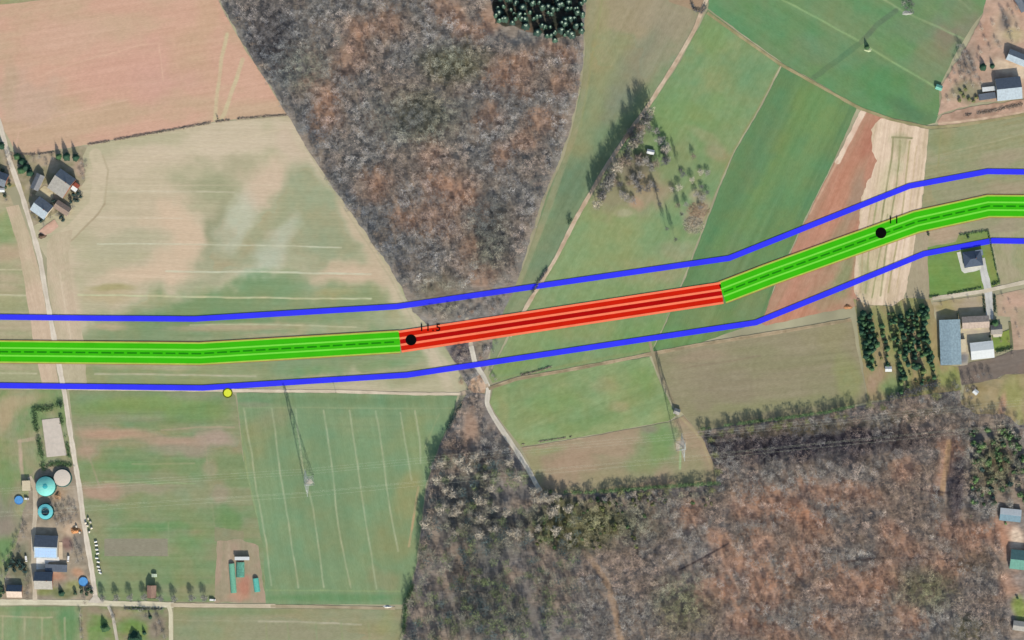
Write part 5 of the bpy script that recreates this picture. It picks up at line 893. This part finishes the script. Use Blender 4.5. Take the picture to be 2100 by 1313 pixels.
# --- lane side row and farm gardens
for i, (x_, y_) in enumerate(((212, 1226), (240, 1226), (268, 1225), (297, 1224), (330, 1226), (358, 1228), (394, 1226), (420, 1226))):
    bare(x_, y_, 3.8, 9.5, 'grey', ['bare tree of the lane side row nearest the farm lane junction', 'bare tree second from the farm lane in the row', 'bare tree third from the farm lane in the row', 'bare tree just left of the brick building', 'bare tree just right of the brick building', 'bare tree at the corner where the lane turns south', 'bare tree second from the white van in the row', 'bare tree of the lane side row nearest the white van'][i], 'bare trees in a row along the bottom lane', n=360, w=.36)
for x_, y_ in ((150, 1130), (158, 1120), (164, 1134), (170, 1145), (160, 1150), (120, 1056), (136, 1064), (150, 1050)):
    bare(x_, y_, 2.8, 7, 'grey', 'small bare tree between the solar barn and the farm lane', 'small bare trees in the farmyard', n=120)
for x_, y_ in ((175, 1236), (166, 1262), (168, 1290), (170, 1305), (232, 1262), (236, 1275), (320, 1258), (326, 1275), (332, 1292), (338, 1305), (322, 1300), (300, 1262), (290, 1252)):
    bare(x_, y_, 2.6, 7, r_.choice(['dark', 'grey', 'brown']), 'bare tree in the gardens south of the bottom lane', 'bare trees in the bottom gardens', n=130, name='garden_tree')
for x_, y_ in ((1966, 96), (1974, 108), (1982, 118), (1990, 128), (1978, 132), (1968, 120), (1996, 142), (1984, 148), (1972, 146), (2000, 156), (2060, 38), (2064, 54), (2068, 66), (2084, 16), (1852, 8), (1862, 2), (1870, 10), (1858, 18), (1868, 24)):
    bare(x_, y_, 3.4, 8, r_.choice(['grey', 'grey', 'dark']), 'grey bare tree in the thicket left of the top right barns' if y_ > 80 else ('grey bare tree in the pinkish yard at the top right' if x_ > 1900 else 'grey bare bush at the top edge of the bright green field'), 'bare trees around the top right yard' if x_ > 1900 else 'bare bushes at the top edge of the green field', n=150)
for x_, y_ in ((1976, 782), (1990, 778), (2004, 772), (2016, 768), (2030, 772), (1962, 792), (1982, 800), (1996, 796), (1990, 815), (1978, 830), (1992, 838), (2010, 842), (2040, 846), (2056, 838), (2068, 858), (2086, 866), (1955, 786)):
    bare(x_, y_, 3.2, 7.5, r_.choice(['grey', 'brown', 'dark']), 'bare tree in the scrub south of the dark brown field', 'bare trees in the scrub south of the dark field', n=140)
for x_, y_ in ((944, 690), (956, 716), (962, 735), (948, 726), (936, 716), (985, 705), (998, 715), (1006, 700), (992, 728), (1000, 742), (958, 758), (952, 770), (964, 782), (1012, 722), (1018, 704), (984, 650), (1000, 638)):
    if clear(np.array([x_]), np.array([y_]), 3)[0]: bare(x_, y_, 2.2, 3.6, r_.choice(['dark', 'grey', 'brown']), 'low bare bush between the red strip and the southern blue strip' if y_ > 690 else 'low bare bush just north of the red strip', 'low bare bushes at the tip of the top wood', n=120, name='bare_bush')
# --- spruces
def conifer(name, x_, y_, R_, H_, label, group, var, cmat, cat='conifer'):
    key = ('con', var, cmat.name)
    if key not in BARE:
        v, f, t = conifer_geo(40 + var, 2.6, 12.0); q = MB().bar((0, 0, 0), (0, 0, 11.4), .24, .04, 5)
        tm = bpy.data.meshes.new('trunk'); tm.from_pydata(q.v, [], q.f); tm.update(); tm.materials.append(M_BARK); me = np_mesh('crown', v, f, cmat); BARE[key] = (tm, me)
        if name == 'spruce':
            me.materials.append(M_TIP); tt = t.reshape(-1, 4)[:, 0]
            for i_, p_ in enumerate(me.polygons): p_.material_index = int(tt[i_] > .66)
    return place_tree(name, x_, y_, BARE[key], R_ / 2.6, label, cat, group, sz=H_ / 12.0)
M_TIP = mat('spruce_sunlit_tips', (150, 170, 152), var=.3, scale=.6, rough=.7, spec=.2)  # pale crown tops: sunlight on the tips put into the colour
M_SPR = [mat('spruce_needles', (50, 82, 66), var=.3, scale=.6, rough=.7, spec=.2), mat('spruce_pale_needles', (66, 100, 80), var=.3, scale=.6, rough=.7, spec=.2), mat('spruce_dark_needles', (42, 72, 62), var=.3, scale=.6, rough=.7, spec=.2)]
SPB = [(1010, -30), (1200, -30), (1194, 84), (1130, 84), (1060, 58), (1012, 54)]
xs, ys = scatter(SPB, 13.5, 12, jit=.7); q_ = np.random.default_rng(2).random(len(xs)) < .9; xs, ys = xs[q_], ys[q_]
for i, (x_, y_) in enumerate(zip(xs, ys)):
    v_ = (2, 0, 1, 0, 2, 0, 1)[int(hsh(np.array([int(x_)]), np.array([int(y_)]), 3)[0] * 6.99)]
    lab = ('dark green spruce in the dense block at the top of the wood', 'pale tipped spruce in the dense block at the top of the wood', 'very dark spruce in the dense block at the top of the wood')[v_ if v_ != 2 else 2]
    conifer('spruce', x_, y_, (3.2, 2.3, 3.5)[v_] * r_.uniform(.75, 1.35), 15 + 5 * ((i * 37) % 10) / 10, lab, ('dark green spruces of the top block', 'pale tipped spruces of the top block', 'very dark spruces of the top block')[v_], i % 3, M_SPR[v_], 'spruce')
M_NUR = [mat('conifer_needles', (80, 112, 78), var=.3, scale=.6, spec=.02), mat('conifer_olive_needles', (112, 130, 84), var=.3, scale=.6, spec=.02), mat('conifer_deep_needles', (62, 92, 74), var=.3, scale=.6, spec=.02)]
# nursery rows: slim conifers, denser and darker to the west
NR = []
for c_, (x0_, y0_, x1_, y1_, n_c, dn) in enumerate(((1764, 640, 1784, 760, 17, 1), (1774, 648, 1790, 735, 9, 1), (1784, 645, 1796, 720, 10, 1), (1810, 670, 1822, 750, 9, 0), (1834, 640, 1848, 800, 18, 0), (1848, 645, 1860, 750, 13, 1), (1868, 640, 1876, 750, 14, 1), (1880, 645, 1892, 790, 14, 0), (1896, 636, 1906, 740, 14, 1), (1850, 760, 1862, 790, 4, 0), (1904, 730, 1912, 770, 5, 0), (1858, 640, 1866, 720, 9, 0), (1888, 630, 1896, 720, 10, 1), (1820, 640, 1830, 690, 5, 0), (1766, 660, 1778, 720, 7, 1))):
    for i in range(n_c):
        f = i / max(1, n_c - 1); NR.append((x0_ + (x1_ - x0_) * f + r_.uniform(-4, 4), y0_ + (y1_ - y0_) * f + r_.uniform(-6, 6), dn))
for i, (x_, y_, dn) in enumerate(NR):
    conifer('nursery_conifer', x_, y_, r_.uniform(2.0, 4.2) if dn else r_.uniform(1.5, 3.4), r_.uniform(7, 17) if dn else r_.uniform(5, 14), 'dark conifer standing close in the western and middle nursery rows' if dn else 'slim green conifer in the thinner nursery rows', 'dense conifers of the nursery' if dn else 'slim conifers of the nursery', i % 3, M_NUR[(2, 0, 2)[i % 3]] if dn else M_NUR[(0, 1, 0, 2)[i % 4]])
# farm conifers
for i, (x_, y_, R_, H_, lab) in enumerate(((121, 322, 2.8, 9, 'western dark conifer of the three by the ploughed field'), (137, 322, 3.4, 11, 'tallest dark conifer of the three by the ploughed field'), (156, 324, 3.0, 10, 'eastern dark conifer of the three by the ploughed field'),
        (36, 322, 3.2, 9, 'dark conifer beside the lane at the north of the left farm'), (46, 332, 3.4, 9, 'dark conifer second along the lane at the left farm'), (54, 344, 3.4, 8, 'dark conifer behind the narrow grey barn'), (44, 350, 3.4, 8, 'dark conifer between the lane and the grey barn'), (62, 356, 3.0, 8, 'dark conifer touching the north end of the grey barn'),
        (2, 300, 3.4, 9, 'dark conifer west of the lane above the left cottage'), (2040, 664, 3.6, 9, 'dark conifer beside the drive at the yard barn'), (2016, 138, 3.2, 7, 'dark conifer left of the grey blue barn'), (2035, 136, 2.2, 6, 'small dark conifer close to the grey blue barn'), (1778, 98, 2.4, 6, 'small dark bush on the stone heap in the top right field'),
        (126, 1217, 2.6, 6, 'dark conifer in the garden above the bottom lane'), (277, 1310, 6, 7, 'big dark evergreen at the bottom edge of the gardens'), (216, 1288, 4.0, 8, 'dark evergreen left of the curving garden path'), (296, 1298, 1.8, 5, 'small dark conifer right of the big bottom evergreen'), (308, 1266, 1.6, 5, 'small dark conifer just south of the bottom lane'))):
    conifer('conifer', x_, y_, R_ * 1.25, H_ * 1.1, lab, None, i % 3, M_NUR[2 if i % 3 else 0])
# --- evergreen bushes and hedges
LEAF = {}
def bush(x_, y_, R_, H_, kind, label, group=None, name='bush'):
    key = (kind, NT[0] % 3)
    if key not in LEAF:
        v, f = leaf_geo(70 + NT[0] % 3, 3.0, 4.0, 230, .55); q = MB().bar((0, 0, 0), (0, 0, 2.2), .2, .1, 5)
        tm = bpy.data.meshes.new('trunk'); tm.from_pydata(q.v, [], q.f); tm.update(); tm.materials.append(M_BARK); LEAF[key] = (tm, np_mesh('crown', v, f, M_LEAF[kind]))
    return place_tree(name, x_, y_, LEAF[key], R_ / 3.0, label, 'bush', group, sz=H_ / 4.0)
for x_, y_ in ((28, 1150), (36, 1158), (44, 1166), (30, 1168), (22, 1160), (52, 1172), (40, 1150), (14, 1168), (48, 1160)):
    bush(x_, y_, 3.4, 4.5, 'blue', 'dark evergreen bush west of the solar barn drive', 'dark bushes west of the solar barn')
for x_, y_ in ((3, 1205), (8, 1214), (2, 1222), (182, 1208), (188, 1214), (178, 1218), (168, 1212), (155, 1216)):
    bush(x_, y_, 3.0, 4, 'dark', 'dark garden bush near the farm lane junction' if x_ > 100 else 'dark garden bush left of the bottom left cottage', 'dark bushes near the lane junction' if x_ > 100 else 'dark bushes by the left cottage')
for x_, y_ in ((152, 400), (160, 396), (166, 404), (154, 410), (146, 414), (160, 412), (125, 446), (130, 452), (84, 454), (90, 450), (110, 412)):
    bush(x_, y_, 2.8, 4, 'blue', 'dark bush among the houses of the left farm', 'dark bushes of the left farm')
for x_, y_ in ((6, 350), (-2, 344), (12, 384), (10, 402), (20, 378)): bush(x_, y_, 2.6, 3.5, 'dark', 'green bush around the cottage at the left edge', 'green bushes around the left cottage')
for x_, y_ in ((1970, 190), (1976, 198), (1986, 204), (1996, 208), (2002, 200), (1968, 206), (1980, 184)): bush(x_, y_, 2.6, 2.6, 'olive', 'olive green bush left of the lean-to at the top right', 'olive bushes by the top right lean-to')
rb = random.Random(9)
for i in range(84):
    x_, y_ = rb.uniform(1992, 2100), rb.uniform(880, 1034)
    bush(x_, y_, rb.uniform(2.8, 4.8), rb.uniform(4, 8), rb.choice(['green', 'dark', 'bright', 'bright', 'green', 'blue']), 'green leafy tree in the mixed grove at the right edge', 'green trees of the right hand grove', 'leafy_tree')
for i in range(26):
    a_ = rb.random(); x_ = 1120 + 340 * a_; y_ = 1020 + rb.uniform(0, 16)
    bush(x_, y_, rb.uniform(2.0, 3.4), rb.uniform(4, 8), rb.choice(['olive', 'olive', 'green']), 'olive green ivy clad tree along the rough field at the top of the bottom wood', 'olive trees at the top of the bottom wood', 'leafy_tree')
for i in range(40):
    x_, y_ = rb.uniform(1100, 1330), rb.uniform(1035, 1125); bush(x_, y_, rb.uniform(1.8, 3.4), rb.uniform(5, 10), rb.choice(['olive', 'olive', 'olive', 'green']), 'olive green tree inside the bottom wood below the rough field', 'olive trees inside the bottom wood', 'leafy_tree')
for x_, y_, lab in ((1985, 487, 'round dark bush north of the blue strip by the villa'), (1903, 481, 'small dark bush beside the green strip left of the villa'), (2030, 690, 'dark bush left of the bright lawn'), (2062, 1074, 'green bush below the forest cabin'), (1990, 1058, 'bright green bush left of the forest cabin'), (2086, 1226, 'dark green bush at the right edge lawn'), (447, 243, 'tiny bush at the pole in the hedge')):
    bush(x_, y_, 2.0 if x_ != 447 else .9, 2.4, 'dark' if x_ not in (1990, 2062) else 'bright', lab)
def hedge(pts, wd, h, kind, label, name='hedge', dens=2.2, sz=.45, gaps=0.0, bare_=False):
    p = np.array(pts, float); t = np.concatenate([[0], np.cumsum(np.hypot(*np.diff(p, axis=0).T))]); L = t[-1] * K; n = int(L * wd * K * dens * 3); r = np.random.default_rng(int(p[0, 0] * 7 + p[0, 1]) & 0xffff)
    s = r.uniform(0, t[-1], n); keep = fbm(s / 14, s * 0 + p[0, 0], 7, 2) > gaps; s = s[keep]; n = len(s)
    x_ = np.interp(s, t, p[:, 0]); y_ = np.interp(s, t, p[:, 1]); hh = h * (.6 + .8 * fbm(s / 10, s * 0 + 3.3, 5, 2))
    q = px2w(np.stack([x_ + r.normal(0, wd * .25, n), y_ + r.normal(0, wd * .25, n)], 1)); z = hh * r.random(n) ** .6
    pt = np.stack([q[:, 0], q[:, 1], z], 1); a = r.normal(0, 1, (n, 3)); a /= np.linalg.norm(a, axis=1)[:, None]; b = np.cross(a, r.normal(0, 1, (n, 3))); b /= np.linalg.norm(b, axis=1)[:, None]; k = (sz * r.uniform(.6, 1.5, n))[:, None]
    v = np.stack([pt - a * k, pt - b * k * .6, pt + a * k, pt + b * k * .6], 1).reshape(-1, 3); v[:, 2] = np.maximum(v[:, 2], .03)
    o = link(name, np_mesh(name, v, np.arange(4 * n).reshape(-1, 4), (M_TWIG if bare_ else M_LEAF)[kind])); tag(o, label, 'hedge')
hedge([(590, 236), (500, 243), (445, 250), (380, 262), (310, 274), (250, 285), (180, 297)], 4, .8, 'brown', 'low straggling brown hedge between the ploughed and crop fields', gaps=.3, bare_=True)
hedge([(120, 312), (60, 318), (34, 314)], 4, .8, 'brown', 'low brown hedge north of the left farm', gaps=.3, bare_=True)
hedge([(70, 835), (73, 870), (80, 905), (86, 935), (90, 965)], 11, 1.7, 'green', 'broken green hedge along the west side of the silage slab', gaps=.38)
hedge([(124, 850), (130, 880), (138, 915), (143, 940)], 8, 1.5, 'green', 'green hedge between the silage slab and the lane', gaps=.4)
hedge([(72, 838), (90, 840), (110, 836), (124, 828)], 14, 2.0, 'green', 'thick green hedge north of the silage slab', gaps=.3)
hedge([(124, 826), (126, 836)], 10, 3.4, 'dark', 'dark hedge corner beside the lane above the silage slab')
hedge([(98, 956), (118, 950), (146, 954)], 12, 1.2, 'green', 'low green hedge between the slab and the round tanks')
hedge([(1906, 609), (1940, 604), (1975, 597), (2012, 590)], 4, 1.1, 'dark', 'low clipped hedge along the south of the villa lawn', gaps=.36)
hedge([(2026, 474), (2034, 510), (2042, 550), (2050, 582)], 4, 1.1, 'green', 'low clipped hedge right of the villa drive', gaps=.4)
hedge([(1968, 482), (2000, 477), (2026, 473)], 5, 1.1, 'green', 'low clipped hedge north of the villa')
hedge([(2034, 584), (2046, 580)], 6, 1.6, 'dark', 'short dark hedge at the lane corner by the villa drive')
hedge([(2017, 606), (2019, 640)], 5, 1.4, 'dark', 'dark hedge on the west side of the villa drive south end')
hedge([(2039, 606), (2041, 642)], 6, 1.4, 'dark', 'dark hedge on the east side of the villa drive south end')
hedge([(2042, 722), (2062, 717), (2074, 713)], 9, 2.2, 'dark', 'dark hedge south of the bright lawn')
hedge([(1964, 640), (1964, 652)], 4, 1.6, 'dark', 'short dark hedge in the brown garden plot')
hedge([(1064, 770), (1100, 762), (1130, 752)], 4, 1.0, 'brown', 'low bare hedge beside the brown field track', gaps=.35, bare_=True)
hedge([(1070, 912), (1130, 902), (1185, 894)], 3, .7, 'brown', 'thin bare hedge along the south of the fresh meadow', gaps=.4, bare_=True)
hedge([(1165, 460), (1172, 448)], 8, 5, 'dark', 'dark bush beside the diagonal track', name='bush')
hedge([(1092, 600), (1108, 574), (1122, 552)], 6, 2.2, 'dark', 'dark scrub on the diagonal track just above the blue strip', name='scrub', bare_=True, gaps=.2)
hedge([(1418, 8), (1424, 22), (1440, 26), (1448, 14)], 6, 3, 'dark', 'dark bushes where the diagonal track meets the top field', name='scrub', bare_=True)
hedge([(1445, 904), (1470, 904), (1520, 898)], 8, 4, 'grey', 'grey scrub along the northern edge of the bottom wood', name='scrub', bare_=True)
hedge([(918, 880), (932, 852), (948, 826)], 8, 3.2, 'blue', 'dark evergreen scrub on the east edge of the tramlined field', name='scrub', gaps=.25)
hedge([(1925, 786), (1900, 792), (1860, 806), (1820, 816)], 14, 5, 'dark', 'dark scrub along the south edge of the nursery', name='scrub', bare_=True)
hedge([(1930, 250), (1980, 236), (2040, 226), (2095, 214)], 8, .7, 'brown', 'sparse brown shrubs on the pinkish bank', name='scrub', gaps=.5, bare_=True)
hedge([(846, 1200), (832, 1240), (828, 1300)], 10, 3, 'green', 'green scrub along the west edge of the bottom wood', name='scrub', gaps=.2)
hedge([(255, 1248), (300, 1249), (335, 1249)], 5, 1.6, 'dark', 'dark hedge on the south side of the bottom lane', bare_=True)
hedge([(302, 1226), (322, 1226)], 5, 1.4, 'dark', 'short hedge in front of the brick building')

hedge([(1112, 1008), (1200, 1010), (1330, 1000), (1474, 990)], 9, 6.5, 'green', 'olive green scrub line where the rough field meets the bottom wood', name='scrub', gaps=.34, dens=2.6)
hedge([(1436, 880), (1500, 870), (1600, 858), (1700, 844), (1780, 826)], 8, 7.5, 'green', 'grey green scrub line where the dull brown field meets the bottom wood', name='scrub', gaps=.34, dens=2.6)

for x_, y_ in ((108, 1034), (120, 1032), (132, 1036), (144, 1034), (154, 1040), (116, 1046), (128, 1048), (142, 1044), (158, 1056), (146, 1072), (132, 1078), (118, 1074), (112, 1062), (126, 1068)):
    bare(x_, y_, 2.6, 5.5, r_.choice(['grey', 'brown', 'dark']), 'small grey bare tree between the tanks and the lane', 'small bare trees between the tanks and the lane', n=130, name='yard_tree')
for x_, y_ in ((48, 1076), (54, 1084), (44, 1090), (36, 1100), (30, 1110), (50, 1100), (28, 1128), (40, 1130), (18, 1140), (8, 1150), (4, 1180), (14, 1186), (54, 1188), (60, 1180), (60, 1200), (58, 1215), (56, 1225)):
    bare(x_, y_, 2.6, 5, r_.choice(['grey', 'brown', 'dark']), 'bare tree west of the farm drive', 'bare trees west of the farm drive', n=130, name='yard_tree')
for x_, y_ in ((20, 316), (14, 322), (26, 326), (70, 330), (82, 322), (96, 336), (108, 326), (168, 336), (174, 350), (166, 356), (172, 366), (178, 340), (70, 390), (66, 400), (90, 460), (104, 446), (118, 440), (72, 446), (66, 436), (-6, 330), (20, 346), (18, 362), (14, 410), (150, 424), (140, 438)):
    bare(x_, y_, 2.6, 5, r_.choice(['grey', 'brown', 'dark', 'dark']), 'bare garden tree around the left farm', 'bare garden trees of the left farm', n=130, name='garden_tree')
for x_, y_ in ((2012, 60), (2020, 82), (2030, 100), (2042, 84), (2036, 50), (2052, 20), (2070, 20), (2078, 34), (2086, 60), (2074, 84), (2050, 96), (2010, 108), (2006, 124), (1956, 150), (1948, 166), (1962, 176), (1956, 196), (1944, 206), (1980, 170), (1994, 176), (2010, 170), (1970, 158), (1990, 160), (1966, 136), (1958, 124)):
    bare(x_, y_, 2.6, 4.5, r_.choice(['grey', 'brown', 'pale']), 'small bare tree dotted over the pinkish top right yard', 'small bare trees of the top right yard', n=130, name='yard_tree')
for x_, y_ in ((1930, 625), (1955, 618), (1985, 612), (2055, 606), (2070, 620), (2085, 640), (2060, 640), (2090, 690), (2084, 670), (2076, 730), (2052, 700), (2068, 700)):
    bare(x_, y_, 1.8, 3.5, r_.choice(['grey', 'brown']), 'small bare fruit tree in the plots around the right hand sheds', 'small bare fruit trees by the right hand sheds', n=110, name='fruit_tree')
for x_, y_ in ((1776, 660), (1790, 672), (1800, 690), (1812, 700), (1826, 700), (1838, 735), (1852, 770), (1866, 768), (1878, 782), (1892, 770), (1904, 780), (1888, 700), (1866, 690), (1842, 690), (1824, 660), (1806, 735), (1796, 750), (1914, 760), (1920, 790), (1850, 800)):
    bush(x_, y_, r_.uniform(1.6, 2.6), r_.uniform(2, 4), r_.choice(['olive', 'green', 'dark']), 'leafy bush between the nursery rows', 'leafy bushes between the nursery rows')

for x_, y_ in ((938, 700), (950, 704), (962, 706), (942, 712), (954, 728), (940, 734), (990, 696), (1004, 690), (1016, 692), (994, 716), (1008, 712), (986, 734), (1020, 700), (1028, 690), (968, 764), (956, 774), (946, 784), (988, 782), (1010, 770), (1016, 778), (1012, 748), (980, 640), (992, 646), (1012, 634), (1022, 620), (968, 640), (1034, 612), (956, 646), (942, 650), (930, 656), (918, 658), (960, 812), (972, 818), (958, 826), (968, 836), (980, 830)):
    if clear(np.array([x_]), np.array([y_]), 0)[0]: bare(x_, y_, r_.uniform(2, 3.2), r_.uniform(2.6, 4), r_.choice(['dark', 'grey', 'brown', 'red']), 'low bare bush around the crossroads below the red strip' if y_ > 745 else ('low bare bush between the red strip and the southern blue strip' if y_ > 690 else 'low bare bush just north of the red strip'), 'low bare bushes at the tip of the top wood' if y_ <= 745 else 'low bare bushes around the crossroads', n=150, name='bare_bush')
